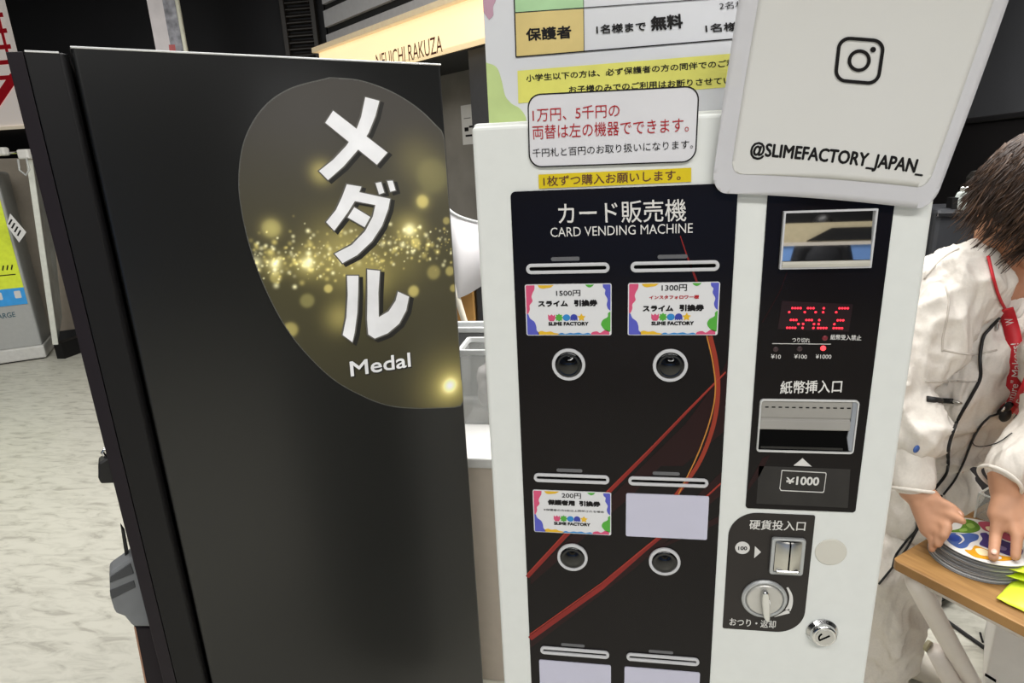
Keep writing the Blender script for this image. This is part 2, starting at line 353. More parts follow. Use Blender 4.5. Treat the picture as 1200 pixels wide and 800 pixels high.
MB().prism(FQ, FQ.pxs([(1118, 232), (1150, 230), (1150, 250), (1116, 250)]), -.06, -.01).build('neck', DARK, ch)

# ================================================================== black medal cabinet
DV = np.array([.76124, .64846, 0]); NV = np.array([.64846, -.76124, 0])
FP = Frame((-.77686, .87029, EYE), DV, (0, 0, 1), NV)     # the big side panel: u along it, v up, w towards the viewer
TOP = .1946
cab = thing('medal_machine', 'large black medal cabinet with an oval gold-flecked sign, left of the white machine', 'machine', FP(.3, -EYE, -.27))
SATIN = mat('black_satin_steel', (9, 9, 8), rough=.29, spec=.72, var=.05, scale=300, bump=.03)
PLUM = mat('plum_black_bezel', (30, 24, 29), rough=.5, spec=.3)
W_, D_ = .5995, .55
MB().prism(Frame(FP(0, -EYE+.05, 0), DV, -NV, (0, 0, 1)), [(0, .004), (.004, 0), (W_-.004, 0), (W_, .004), (W_, D_), (0, D_)], 0, EYE-.05+TOP).build('body', SATIN, cab, bevel=.004, seg=3)
HIGHLIGHT = mat('top_highlight_steel', (225, 226, 226), rough=.35, metal=.85, var=.03)  # pale metal imitating the lamp highlight along the cabinet's top edges
MB().box((.001, TOP-.0022, -.02), (W_, TOP+.0012, .0010), FP).build('top_edge_highlight', HIGHLIGHT, cab, bevel=.0012)  # added bright strip in place of the highlight on the black edge
MB().box((.01, -EYE, -D_+.02), (W_-.01, -EYE+.05, -.02), FP).build('plinth', DARK, cab)
FD = Frame(FP(0, -EYE+.06, 0), DV, -NV, (0, 0, 1)); dh = EYE-.06+.186
door = MB().prism(FD, [(-.0555, .0), (-.0135, .0), (-.0035, .0095), (-.0035, D_-.01), (-.0555, D_-.01)], 0, dh).build('door', mat('black_door_steel', (14, 13, 14), rough=.42, spec=.35, var=.04), cab, bevel=.0012)
MB().prism(FD, [(-.0565, .0015), (-.0565, D_-.012), (-.077, D_-.03), (-.077, .010)], 0, dh-.0005).build('bezel', PLUM, door, bevel=.0012)
MB().prism(FD, [(-.0545, -.0008), (-.014, -.0008), (-.014, .012), (-.0545, .012)], dh-.0015, dh+.0012).build('top_edge_highlight', HIGHLIGHT, door, bevel=.0008)  # the door's top edge highlight, likewise added as a bright strip
# lock handle, coin tray and lower housing on the door's front
def fpb(name, pts, w0, w1, m, par, bevel=.004):
    fr = FP.shift(w0); return MB().prism(fr, [fr.px(*p) for p in pts], w1-w0, 0).build(name, m, par, bevel=bevel)
hd_ = fpb('handle', [(115, 543), (127, 536), (142, 540), (142, 566), (118, 567), (115, 560)], -.02, -.05, mat('black_handle', (18, 17, 18), rough=.4), door, .003)
MB().tube([FP.shift(-.03)(*FP.shift(-.03).px(x, y)) for x, y in ((127, 540), (120, 530), (122, 526), (134, 528))], .0028, 8).build('loop', CHROME, hd_, smooth=True)
GREYP = mat('grey_plastic_tray', (118, 120, 122), rough=.5, spec=.3)
tray = fpb('coin_tray', [(128, 671), (152, 654), (172, 650), (196, 735), (156, 735), (146, 723), (135, 719), (129, 700)], -.03, -.07, GREYP, door, .006)
fpb('tray_recess', [(129.5, 676), (153, 660), (157, 672), (128.5, 683)], -.0285, -.033, mat('dark_grey_recess', (66, 67, 69), rough=.6), tray, .001)
fpb('tray_recess', [(128.5, 692), (157, 680), (159, 688), (131, 702)], -.0285, -.033, mat('dark_grey_recess', 0), tray, .001)
low = fpb('lower_housing', [(157, 735), (200, 735), (260, 1180), (232, 1180), (200, 960)], -.05, -.4, PLUM, door, .004)
fpb('orange_edge', [(157, 735), (159, 735), (203, 960), (201, 960)], -.0495, -.052, mat('copper_edge', (168, 128, 104), rough=.4), low, 0)
fpb('hose', [(141, 615), (146, 622), (152, 655), (147, 655)], -.05, -.06, mat('black_handle', 0), door, .001)

# the oval sign on the panel
stk_px = [(386, 90.5), (339, 103.6), (307, 127), (286, 164), (279.4, 206), (282, 243), (292.6, 290), (310, 337), (333.5, 382), (360, 416), (391, 445), (423, 463.4), (454, 475), (486, 478.5), (518, 478)]
st = FP.pxs(stk_px)
left = smooth_path(st, 8)
end = FP.pxs([(533, 477.2), (540, 475.5), (542.8, 470), (520.4, 162), (519, 157)]) + smooth_path(FP.pxs([(517, 152.5), (491, 127.5), (459.6, 107.5), (423, 94.2), (388, 90.5)]), 8)[:-1]
outl = [tuple(p) for p in left]+[tuple(p) for p in end]
EDGE = mat('grey_cut_edge', (92, 92, 88), rough=.4)
OLIVE = mat_vcol('printed_olive_vinyl', rough=.33, spec=.35)
plate = MB().prism(FP, outl, 0, .0012).build('oval_sign', EDGE, cab)
# printed face: a fine grid coloured with the print (olive ground, gold bokeh)
def inside(P, poly):
    x, y = P[..., 0], P[..., 1]; r = np.zeros(x.shape, bool); n = len(poly)
    for i in range(n):
        x0, y0 = poly[i]; x1, y1 = poly[(i+1) % n]
        c_ = ((y0 > y) != (y1 > y)); xi = (x1-x0)*(y-y0)/((y1-y0) if y1 != y0 else 1e-9)+x0; r ^= c_ & (x < xi)
    return r
oa = np.array(outl); lo, hi = oa.min(0), oa.max(0); STEP = .0013
ctr_ = oa.mean(0); shr = [tuple(ctr_+(p-ctr_)*.9965) for p in oa]
gx = np.arange(lo[0], hi[0]+STEP, STEP); gy = np.arange(lo[1], hi[1]+STEP, STEP)
GX, GY = np.meshgrid(gx, gy); G = np.stack([GX, GY], -1); ins = inside(G, shr)
def bok(x, y): return FP.px(x, y)
colr = np.zeros(GX.shape+(3,)); vn = (GY-lo[1])/(hi[1]-lo[1])
base_t, base_m, base_b = np.array(lin((70, 67, 63))), np.array(lin((72, 68, 46))), np.array(lin((56, 53, 41)))
tt = np.clip((vn-.5)/.4, 0, 1)[..., None]; bb_ = np.clip((.5-vn)/.5, 0, 1)[..., None]
colr[:] = base_m; colr = colr*(1-tt)+base_t*tt; colr = colr*(1-bb_)+base_b*bb_
def spot(px_, py_, rad_px, amp, tint, hard):
    global colr
    u, v = bok(px_, py_); ue, ve = bok(px_+rad_px, py_); R_ = abs(ve-v)+abs(ue-u)
    ue, ve = bok(px_, py_+rad_px); R_ = abs(ve-v)
    d = np.hypot(GX-u, GY-v)/R_
    a = amp*(np.exp(-(d**2)*1.6) if not hard else 1/(1+np.exp((d-1)*9)))
    colr = colr+np.array(tint)*a[..., None]
def cpx(x, y): return 260+x/1.904, 80+y/1.904
GOLD, PALE, DIM = (.62, .52, .16), (1.0, .95, .55), (.20, .18, .06)
for x, y, r_, a_, t_, h_ in ((222, 232, 30, .55, GOLD, 0), (470, 240, 38, .30, DIM, 1), (470, 240, 60, .3, DIM, 0), (110, 357, 20, .9, DIM, 1), (110, 357, 28, .35, GOLD, 0), (447, 297, 14, .55, GOLD, 1), (447, 297, 24, .3, GOLD, 0),
        (418, 360, 14, 1.0, PALE, 0), (418, 360, 40, .5, GOLD, 0), (432, 390, 11, .6, GOLD, 1), (118, 437, 12, .85, PALE, 0), (118, 437, 30, .5, GOLD, 0), (190, 435, 14, .95, PALE, 0), (190, 435, 38, .5, GOLD, 0),
        (75, 432, 13, .6, PALE, 0), (120, 467, 12, .45, GOLD, 1), (237, 491, 9, .7, GOLD, 1), (190, 518, 15, .8, DIM, 1), (427, 497, 12, .7, GOLD, 1), (472, 455, 15, .35, GOLD, 1), (508, 452, 10, .5, GOLD, 1), (152, 583, 16, .5, GOLD, 1),
        (290, 430, 75, .35, GOLD, 0), (340, 470, 50, .30, GOLD, 0), (265, 555, 40, .40, GOLD, 0), (255, 400, 80, .25, GOLD, 0), (400, 430, 70, .15, GOLD, 0), (430, 200, 60, .10, GOLD, 0), (508, 707, 16, 1.4, PALE, 0), (508, 707, 34, .9, GOLD, 0), (508, 707, 80, .35, GOLD, 0), (516, 490, 8, .5, GOLD, 1), (500, 340, 8, .4, GOLD, 1), (325, 330, 60, .1, GOLD, 0)):
    X, Y = cpx(x, y); spot(X, Y, r_/1.904, a_, t_, h_)
for k in range(420):                                   # gold dust drifting across in a band
    x = rng.uniform(62, 515); cy = np.interp(x, [62, 200, 330, 430, 515], [432, 425, 410, 398, 382]); y = cy+rng.normal(0, 30)
    X, Y = cpx(x, y); u, v = bok(X, Y); r_ = abs(rng.normal(0, .0016))+.0011; a_ = rng.uniform(.15, .9)
    i0, j0 = int((v-lo[1])/STEP), int((u-lo[0])/STEP); q = 6
    sl = (slice(max(i0-q, 0), i0+q+1), slice(max(j0-q, 0), j0+q+1))
    d = np.hypot(GX[sl]-u, GY[sl]-v)/r_; colr[sl] += np.array(PALE if rng.random() < .4 else GOLD)*(a_*np.exp(-d**2))[..., None]
colr = np.clip(colr, 0, .97)
idx = -np.ones(GX.shape, int); idx[ins] = np.arange(ins.sum()); vs = [FP(a, b, .0015)-np.array(root_of(plate)) for a, b in G[ins]]
q = (idx[:-1, :-1] >= 0) & (idx[1:, :-1] >= 0) & (idx[:-1, 1:] >= 0) & (idx[1:, 1:] >= 0)
fs = np.stack([idx[:-1, :-1][q], idx[:-1, 1:][q], idx[1:, 1:][q], idx[1:, :-1][q]], -1)
me = bpy.data.meshes.new('printed_face'); me.from_pydata([tuple(p) for p in vs], [], fs.tolist())
ca = me.color_attributes.new('print', 'FLOAT_COLOR', 'POINT'); buf = np.ones((len(vs), 4), np.float32); buf[:, :3] = colr[ins]; ca.data.foreach_set('color', buf.ravel())
me.materials.append(OLIVE); o = bpy.data.objects.new('printed_face', me); COL.objects.link(o); o.parent = plate
# big silver characters: drop shadow, dark rim, face
glyphs = [
 [(318, 63), (352, 72), (343, 108), (328, 145), (305, 182), (272, 220), (236, 251), (214, 229), (246, 203), (275, 172), (296, 140), (308, 108)],
 [(247, 93), (370, 188), (345, 217), (228, 122)],
 [(277, 257), (312, 263), (303, 288), (282, 322), (250, 364), (230, 343), (252, 315), (266, 285)],
 [(292, 272), (376, 290), (372, 314), (358, 352), (335, 387), (302, 418), (268, 436), (249, 413), (288, 392), (317, 362), (334, 330), (340, 306), (288, 296)],
 [(294, 308), (332, 331), (318, 356), (278, 333)],
 [(340, 255), (355, 252), (363, 278), (349, 283)], [(366, 250), (381, 249), (388, 273), (374, 277)],
 [(277, 461), (305, 461), (305, 500), (303, 545), (297, 590), (291, 612), (267, 595), (275, 555), (278, 505)],
 [(322, 447), (353, 450), (350, 500), (350, 553), (370, 540), (385, 517), (391, 496), (418, 508), (412, 540), (396, 570), (370, 592), (340, 604), (324, 594), (321, 560), (322, 500)]]
def grow(poly, d):
    P = np.array(poly, float); n = len(P); area_ = sum(P[i][0]*P[(i+1) % n][1]-P[(i+1) % n][0]*P[i][1] for i in range(n)); sgn = 1 if area_ > 0 else -1; out = []
    for i in range(n):
        a = P[i]-P[i-1]; b = P[(i+1) % n]-P[i]; na = np.array([a[1], -a[0]])/np.linalg.norm(a)*sgn; nb = np.array([b[1], -b[0]])/np.linalg.norm(b)*sgn
        m_ = na+nb; m_ /= max(np.linalg.norm(m_), .5); out.append(tuple(P[i]+m_*d))
    return out
SH = mat('character_shadow_print', (26, 25, 22), rough=.5); RIM = mat('dark_rim_print', (92, 90, 84), rough=.45)
SILV = mat('silver_print', (230, 230, 232), rough=.42, spec=.4, var=.10, scale=14)
ms, mr, mf = MB(), MB(), MB()
for gi, g in enumerate(glyphs):
    w_ = .00002*gi
    P = [cpx(*p) for p in g]
    ms.prism(FP, FP.pxs([(x+4.2, y+2.8) for x, y in grow(P, 1.0)]), .0015, .0017+w_); mr.prism(FP, FP.pxs(grow(P, .9)), .0015, .0022+w_); mf.prism(FP, FP.pxs(grow(P, -1.0)), .0015, .0028+w_)
FPs = FP
px_text(ms, FPs, 'Medal', (412.5, 442.5), (482.5, 430.8), (411, 424.5), bold=.028, w0=.0017)
ms.build('character_shadow', SH, plate); mr.build('character_rim', RIM, plate)
px_text(mf, FPs, 'Medal', (410.7, 441), (481, 429.3), (409, 423.3), bold=.022, w0=.0026)
mf.build('lettering', SILV, plate)

# ================================================================== grey kiosk and acrylic screen at the far left
ka, kb = at_z(0, 428, 0), at_z(55, 420, 0); kd = (kb-ka)/np.linalg.norm(kb-ka); kd[2] = 0; kn = np.array([kd[1], -kd[0], 0])
FK = Frame((kb[0], kb[1], 0), kd, (0, 0, 1), kn)
kio = thing('charging_kiosk', 'pale grey kiosk with a yellow and blue poster, at the left edge', 'kiosk', FK(-.35, 0, -.25))
KG = mat('pale_grey_kiosk', (172, 173, 170), rough=.45, var=.03)
MB().box((-.8, .115, -.5), (-.012, 1.62, -.02), FK).build('body', KG, kio, bevel=.02)
MB().box((-.82, .012, -.52), (0, .125, 0), FK).build('base', mat('white_base', (206, 205, 200), rough=.4), kio, bevel=.012)
MB().box((-.8, 0, -.5), (-.03, .014, -.03), FK).build('foot', DARK, kio)
FKs = FK.shift(-.02); hx = FKs.px
u0 = -.75; yt, yb_ = hx(5, 195)[1], hx(20, 357)[1]; ub = hx(33, 356)[0]
po = MB().box((u0, yb_, 0), (ub, yt, .004), FKs).build('poster', mat('yellow_poster', (226, 242, 62), rough=.5), kio)
zb_ = hx(12, 338)[1]
MB().box((u0, yb_, .004), (ub, zb_, .006), FKs).build('blue_band', mat('blue_poster_band', (60, 160, 232), rough=.5), po)
mb = MB(); h_ = yt-yb_
for f0, f1, g0, g1 in ((.50, .85, .58, .70), (.55, .84, .74, .84), (.5, .8, .40, .52)): mb.prism(FKs, rrect(u0+f0*(ub-u0), yb_+g0*h_, u0+(f1+.07)*(ub-u0), yb_+g1*h_, .02), .004, .0062)
mb.build('picture', mat('light_blue_print', (104, 192, 234), rough=.5), po)
mb = MB()
for k in range(16): x = u0+(.3+.042*k)*(ub-u0); mb.stroke(FKs, [(x, yb_+.265*h_), (x+.015, yb_+.30*h_)], .009, .004, .0062)
mb.box((u0+.4*(ub-u0), yb_+.225*h_, .004), (ub-.03, yb_+.232*h_, .0062), FKs)
mb.build('dark_marks', PRINT_K, po)
for k in range(3): MB().prism(FKs, rrect(ub-.075-.13*k, yb_+.05*h_, ub-.03-.13*k, yb_+.105*h_, .008), .006, .0075).build('icon', PAPER, po)
mb = MB(); px_text(mb, FKs, 'CHARGE', (-14, 375.5), (18.5, 371), (-15.5, 369.5), bold=.02, w0=.0012); mb.build('lettering', mat('teal_print', (60, 92, 104), rough=.5), kio)
FTk = Frame(at_y(13, 265, 4.42), kd, (0, 0, 1), kn)
tg = MB().prism(FTk, FTk.pxs([(12, 250), (31, 272), (22.5, 284), (8, 264)]), 0, .004).build('paper_tag', PAPER, kio)
mb = MB()
for k in range(4): mb.stroke(FTk, FTk.pxs([(14+3.4*k, 257+4.2*k), (10.5+3.4*k, 263+4.4*k)]), .012, .004, .005)
mb.build('printing', PRINT_K, tg)

A0, A1, B0, B1 = at_y(65, 404, 4.50), at_y(34, 187, 4.50), at_y(70.5, 371, 4.86), at_y(52, 192, 4.86)
scr = thing('acrylic_screen', 'tall cloudy acrylic screen standing on edge beside the grey kiosk, clips on top', 'screen', (A0[0], A0[1], 0))
nx = np.cross(A1-A0, B0-A0); nx /= np.linalg.norm(nx)
def slab(c4, t): return MB().add([np.array(p)+nx*s_ for s_ in (t/2, -t/2) for p in c4], [[0, 1, 2, 3], [7, 6, 5, 4], [0, 4, 5, 1], [1, 5, 6, 2], [2, 6, 7, 3], [3, 7, 4, 0]])
k_ = .04
slab((A0+(B0-A0)*k_, B0, B1, A1+(B1-A1)*k_), .030).build('sheet', mat('cloudy_acrylic', (150, 156, 154), rough=.22, spec=.6, var=.25, scale=4), scr)
slab((A0, A0+(B0-A0)*k_, A1+(B1-A1)*k_, A1), .042).build('edge', mat('frosted_edge', (216, 218, 208), rough=.4), scr, bevel=.004)
MB().box((A0[0]-.04, A0[1]+.02, 0), (A0[0]+.04, A0[1]+.30, A0[2]+.01)).build('foot', DARK, scr)
WP = mat('white_clip_plastic', (228, 226, 220), rough=.4); CLR = mat('clear_plastic', (205, 208, 205), rough=.15, spec=.6, alpha=.55)
for c0, sz in ((A1+np.array([-.01, -.01, .03]), .05), (at_y(56, 190, 4.60), .045)):
    cl = MB().box(c0-np.array([.05, .03, .025]), c0+np.array([.05, .03, sz])).build('clip', WP, scr, bevel=.012)
    MB().tube([c0+np.array(p)*1.2 for p in ((-.035, -.03, -.02), (-.04, -.035, -.09), (0, -.035, -.125), (.035, -.035, -.09), (.03, -.03, -.02))], .008, 8).build('hook', CLR, cl, smooth=True)
hng = at_y(47, 172, 4.64)
for k in range(9): MB().ellipsoid(hng+np.array([.05*math.sin(2.2*k), .0, -.06+.028*k]), .036, .03, .022, n=12, m=8).build('ring', WP if k % 3 else CHROME, scr, smooth=True)
c0 = at_y(2, 178, 4.5); MB().box(c0-np.array([.12, .03, .03]), c0+np.array([.05, .03, .035])).build('clip', WP, scr, bevel=.014)
MB().tube([at_y(-8, 181, 4.52), at_y(30, 178, 4.52), at_y(60, 177, 4.58)], .010, 8).build('hanging_rail', CHROME, scr, smooth=True)

# ================================================================== white card vending machine
FM = Frame((0, .62, EYE), (1, 0, 0), (0, 0, 1), (0, -1, 0))
px = FM.px
vm = thing('card_vending_machine', 'white card vending machine with black selection panel, coin and bill slots', 'vending machine', (.08, .8, 0))
XL, XR, ZT = -.1318, .2946, .0381
MB().box((XL-.003, -EYE+.06, -.40), (XR+.003, ZT+.004, -.022), FM).build('body', WHITE, vm, bevel=.004)
MB().box((XL+.004, -EYE+.07, -.022), (XR-.004, ZT-.003, -.016), FM).build('door_gasket', mat('dark_gasket', (52, 53, 58), rough=.6), vm)
vdoor = MB().box((XL, -EYE+.08, -.016), (XR, ZT, 0), FM).build('door', WHITE, vm, bevel=.004, seg=3)
MB().box((XL+.02, -EYE, -.38), (XR-.02, -EYE+.06, -.05), FM).build('plinth', mat('dark_plinth', (45, 45, 48), rough=.6), vm)
# --- selection panel
fp = MB().prism(FM, rrect(-.0956, -.86, .1220, -.0253, .005), 0, .0012).build('selection_panel', BLACK_PANEL, vm)
RS = mat('red_streak_print', (128, 36, 32), rough=.25, spec=.25, var=.25, scale=9); RS2 = mat('dark_red_print', (36, 15, 17), rough=.2, spec=.22, var=.2, scale=7)
RS3 = mat('bright_red_print', (158, 58, 46), rough=.25, spec=.25, var=.1); OR = mat('amber_print', (188, 124, 56), rough=.25, spec=.25, var=.1); OR2 = mat('orange_red_print', (146, 54, 38), rough=.25, spec=.25)
def clipx(pts): return [(min(max(u, -.0952), .1216), v) for u, v in FM.pxs(pts)]
mb = MB(); mb.prism(FM, clipx([(864, 420), (840, 446), (800, 500), (770, 545), (800, 545), (856, 505)]), .0012, .00135)
mb.prism(FM, clipx([(622, 684), (622, 674), (760, 538), (848, 452), (848, 470), (740, 580)]), .0012, .00136); mb.prism(FM, clipx([(622, 758), (622, 748), (756, 640), (848, 552), (848, 580), (740, 668)]), .0012, .00137)
mb.prism(FM, clipx([(848, 604), (848, 612), (760, 648), (700, 686), (740, 655)]), .0012, .00136)
mb.build('dark_red_print', RS2, fp)
mb = MB()
mb.stroke(FM, clipx([(618, 675), (660, 630), (710, 579), (760, 529), (805, 482), (850, 436)]), [.0045, .0046, .0044, .0032, .002, .001], .0012, .0016)
mb.stroke(FM, clipx([(621, 747), (660, 719), (705, 687), (756, 643), (800, 607), (846, 566)]), [.0062, .0062, .0058, .004, .0022, .001], .0012, .00158)
mb.stroke(FM, clipx([(797, 276), (805, 300), (812, 318), (824, 350), (829, 380)]), [.0008, .0014, .002, .002, .0015], .0012, .0016)
mb.build('red_streak', RS, fp)
mb = MB()
mb.stroke(FM, clipx([(618, 671.5), (660, 626), (710, 576), (760, 526.5), (805, 480), (850, 435)]), .0011, .0012, .0018)
mb.stroke(FM, clipx([(621, 742), (660, 714), (705, 682), (756, 640), (800, 605), (846, 565)]), .0012, .0012, .0018)
mb.build('bright_streak', RS3, fp)
mb = MB(); arc2 = smooth_path([FM.px(*p) for p in ((832, 393), (839, 425), (841, 460), (835, 500), (818, 543), (790, 582))], 8); mb.stroke(FM, arc2, .0044, .0012, .00165)
mb.build('orange_arc', OR2, fp)
mb = MB(); arc1 = smooth_path([FM.px(*p) for p in ((828, 393), (835, 424), (838, 455), (833, 487), (818, 530), (795, 578))], 8)
mb.stroke(FM, arc1, .0013, .0012, .0019); mb.build('amber_arc', OR, fp)
mb = MB()
px_text(mb, FM, 'カード販売機', (655, 263), (804, 259), (653.5, 237.5), bold=.006, w0=.0016)
px_text(mb, FM, 'CARD VENDING MACHINE', (645.5, 277.5), (811.5, 272.5), (645, 266.5), bold=-.004, w0=.0016)
mb.build('lettering', PRINT_W, fp)
# --- six card slots, price cards and push buttons
SZ = (-.1030, -.3410, -.5796); LX = ((-.0846, .0042), (.0207, .1100)); SX = ((-.0825, .0022), (.0228, .1084))
LED_G = mat('grey_indicator', (98, 98, 100), rough=.4)
CARDW = mat('white_card', (218, 218, 219), rough=.4, spec=.3, var=.01); BLANK = mat('lilac_white_card', (196, 195, 212), rough=.35, spec=.3, var=.02)
CC = {k: mat(k+'_card_print', v, rough=.4, spec=.3, var=.03) for k, v in dict(pink=(206, 82, 118), violet=(86, 90, 184), yellow=(222, 178, 46), blue=(52, 132, 196), green=(84, 166, 62), navy=(58, 68, 158)).items()}
def wavy(pts, n=5): return [tuple(p) for p in smooth_path(pts, n)]
def price_card(x0, x1, z1, kind):
    w_, h = x1-x0, .0546; z0 = z1-h; fr = Frame(FM(x0, z0, .0020), FM.ex, FM.ey, FM.ez)
    card = MB().prism(fr, rrect(0, 0, w_, h, .002, 4), -.0008, .0005).build('price_card', BLANK if kind is None else CARDW, vm)
    if kind is None: return
    P = lambda l: [(a*w_, b*h) for a, b in l]
    e0, e1 = .012, .014
    blobs = dict(
        pink=[wavy(P([(.012, .43), (.03, .44), (.05, .52), (.05, .6), (.085, .68), (.075, .76), (.09, .84), (.11, .90), (.115, .97), (.11, .985)]))+P([(.02, .985), (.012, .97)]),
              wavy(P([(.76, .015), (.775, .06), (.83, .08), (.87, .05), (.92, .10), (.965, .09), (.975, .03), (.97, .015)]))],
        violet=[wavy(P([(.012, .43), (.03, .42), (.05, .34), (.10, .27), (.12, .18), (.125, .10), (.15, .05), (.15, .015)]))+P([(.02, .015), (.012, .03)]),
                wavy(P([(.90, .985), (.905, .93), (.93, .88), (.925, .80), (.955, .70), (.945, .60), (.96, .52), (.988, .48)]))+P([(.988, .97), (.98, .985)])],
        yellow=[wavy(P([(.15, .985), (.17, .94), (.21, .92), (.26, .93), (.30, .94), (.34, .985)])), wavy(P([(.15, .015), (.14, .06), (.18, .09), (.23, .07), (.29, .08), (.33, .05), (.37, .04), (.40, .015)]))],
        blue=[wavy(P([(.37, .015), (.40, .045), (.43, .05), (.46, .03), (.52, .05), (.56, .04), (.62, .055), (.67, .03), (.73, .05), (.77, .015)]))],
        green=[wavy(P([(.70, .985), (.72, .95), (.75, .93), (.78, .95), (.80, .985)])), wavy(P([(.988, .47), (.96, .43), (.955, .36), (.90, .30), (.88, .22), (.90, .15), (.93, .10), (.975, .07), (.988, .09)]))])
    for kx, polys in blobs.items():
        for p in polys: MB().prism(fr, p, .0004, .0008).build('wavy_border', CC[kx], card)
    # row of five small coloured shapes and the words
    zc = .352; rr = .042*w_*.98
    for k, cn in enumerate(('pink', 'green', 'blue', 'navy', 'yellow')):
        cx, cy = (.305+.087*k)*w_, zc*h; mb = MB()
        if k == 0: ol = [(cx-rr, cy+rr), (cx-.5*rr, cy+.5*rr), (cx, cy+rr), (cx+.5*rr, cy+.5*rr), (cx+rr, cy+rr), (cx+rr, cy-.3*rr), (cx+.6*rr, cy-rr), (cx-.6*rr, cy-rr), (cx-rr, cy-.3*rr)]
        elif k == 1: ol = [(cx+rr*(1+.16*math.cos(8*a))*math.cos(a), cy+rr*(1+.16*math.cos(8*a))*math.sin(a)) for a in np.linspace(0, 2*math.pi, 48, endpoint=False)]
        elif k == 2: ol = circle(cx, cy, rr*1.05, 28, rr*.95)
        elif k == 3: ol = [(cx+rr*math.cos(a), cy+rr*math.sin(a)) for a in np.linspace(0, math.pi, 14)]+[(cx-rr, cy-rr), (cx-.6*rr, cy-.6*rr), (cx-.3*rr, cy-rr), (cx, cy-.6*rr), (cx+.3*rr, cy-rr), (cx+.6*rr, cy-.6*rr), (cx+rr, cy-rr)]
        else: ol = [(cx+rr*(1.2 if j % 2 == 0 else .62)*math.sin(math.pi*j/5), cy+rr*(1.2 if j % 2 == 0 else .62)*math.cos(math.pi*j/5)) for j in range(10)]
        mb.prism(fr, ol, .0004, .0009); mb.build('blob_mark', CC[cn], card)
    mb = MB(); T = lambda body, a0, b0, a1, b1, bold=0.: add_text(mb, fr, body, (a0*w_, b0*h), (a1*w_, b0*h), (a0*w_, b1*h), bold=bold, w0=.0009)
    T('SLIME FACTORY', .265, .195, .735, .27, .075)
    if kind == 1:
        T('1500円', .365, .77, .645, .885, .015); T('スライム', .15, .57, .50, .685, .07); T('引換券', .57, .57, .84, .70, .07)
    elif kind == 2:
        T('1300円', .37, .84, .645, .965, .015); T('スライム', .165, .46, .505, .575, .07); T('引換券', .57, .46, .84, .59, .07)
    else:
        T('200円', .375, .84, .62, .965, .015); T('保護者用', .19, .665, .54, .795, .07); T('引換券', .595, .665, .865, .795, .07); T('※保護者の方2名以上同伴される場合', .135, .525, .91, .575, .01)
    mb.build('lettering', PRINT_K, card)
    if kind == 2:
        mb = MB(); T('インスタフォロワー様', .235, .69, .78, .765, .045); mb.build('red_lettering', PRINT_R, card)
kinds = ((1, 2), (3, None), (None, None))
BTN = ((px(666.5, 426), px(785, 427)), (px(671, 651), px(778.5, 656)))
GLASSB = mat('black_gloss_button', (10, 10, 11), rough=.06, spec=.6)
for r_ in range(3):
    for c_ in range(2):
        xa, xb = SX[c_]; z = SZ[r_]; hh_ = .0053
        ringo = rrect(xa, z-hh_, xb, z+hh_, hh_*.98, 8); ringi = rrect(xa+.0034, z-.0019, xb-.0034, z+.0019, .0018, 8)
        slot = MB().ring(FM, ringo, ringi, .0012, .0042).build('card_slot', RINGW, vm, bevel=.0008)
        MB().prism(FM, ringi, .0012, .0016).build('slot_opening', VOID, slot)
        xm = (xa+xb)/2-.002
        MB().prism(FM, rrect(xm-.0145, z+.0075, xm+.0145, z+.0115, .0019, 5), .0012, .0017).build('indicator', LED_G, vm)
        price_card(*LX[c_], z-.0162, kinds[r_][c_])
        if r_ < 2: bu, bv = BTN[r_][c_]
        else: bu, bv = BTN[1][c_]; bv -= .2385
        bf = Frame(FM(bu, bv, .0012), FM.ex, FM.ey, FM.ez)
        btn = MB().lathe(bf, [(.0143, 0), (.0143, .0034), (.0177, .0034), (.0177, 0), (.0143, 0)][::-1], 44, cap=False).build('button_ring', RINGW, vm, bevel=.0006)
        MB().lathe(bf, [(.0142, 0), (.0142, .0020), (.0134, .0034), (.0116, .0042), (.0108, .0036), (.0095, .0040), (.0065, .0056), (.003, .0064), (.0003, .0066)], 44).build('button', GLASSB, btn, smooth=True)

# --- bill panel
bp = MB().prism(FM, rrect(.1492, -.3704, .2606, -.0253, (.003, .003, .004, .004)), 0, .0012).build('bill_panel', BLACK_PANEL, vm)
MB().stroke(FM, FM.pxs([(922, 318), (914, 340), (904, 358), (893, 377)]), .0009, .0012, .0014).build('dark_red_print', RS2, bp); mb = MB(); mb.prism(FM, FM.pxs([(876, 574), (877, 566), (893, 536), (902, 532), (890, 556)]), .0012, .0014); mb.build('dark_red_print', RS2, bp)
MB().prism(FM, FM.pxs([(889, 545), (996, 549), (993, 594), (886, 589)]), .0012, .0014).build('clear_sticker', mat('smoky_film', (44, 42, 41), rough=.25, spec=.3, var=.12, scale=40), bp)
# mirror window in a pale frame
f0, f1, g0, g1 = .1638, .2457, -.1075, -.0527
fr_ = MB().ring(FM, rrect(f0, g0, f1, g1, .0004, 2), rrect(f0+.0018, g0+.0018, f1-.0018, g1-.0018, .0003, 2), .0006, .0058).build('mirror_frame', RINGW, vm, bevel=.0004)
tl_ = math.radians(3.95); FMi = Frame(FM(0, g0+.008, .0052), FM.ex, (0, math.sin(tl_), math.cos(tl_)), (0, -math.cos(tl_), math.sin(tl_)))
MB().box((f0+.0018, 0, -.0002), (f1-.0018, g1-g0-.0100, 0), FMi).build('mirror', mat('mirror_glass', (225, 225, 225), rough=.02, metal=1., var=0.), fr_)
MB().prism(Frame(FM(f0+.0018, g0+.0018, .0012), FM.ey, FM.ez, FM.ex), [(0, 0), (0, .0056), (.0030, .0056), (.0056, .0050), (.0056, 0)], 0, f1-f0-.0036).build('ledge', mat('cream_ledge', (186, 182, 170), rough=.3), fr_)
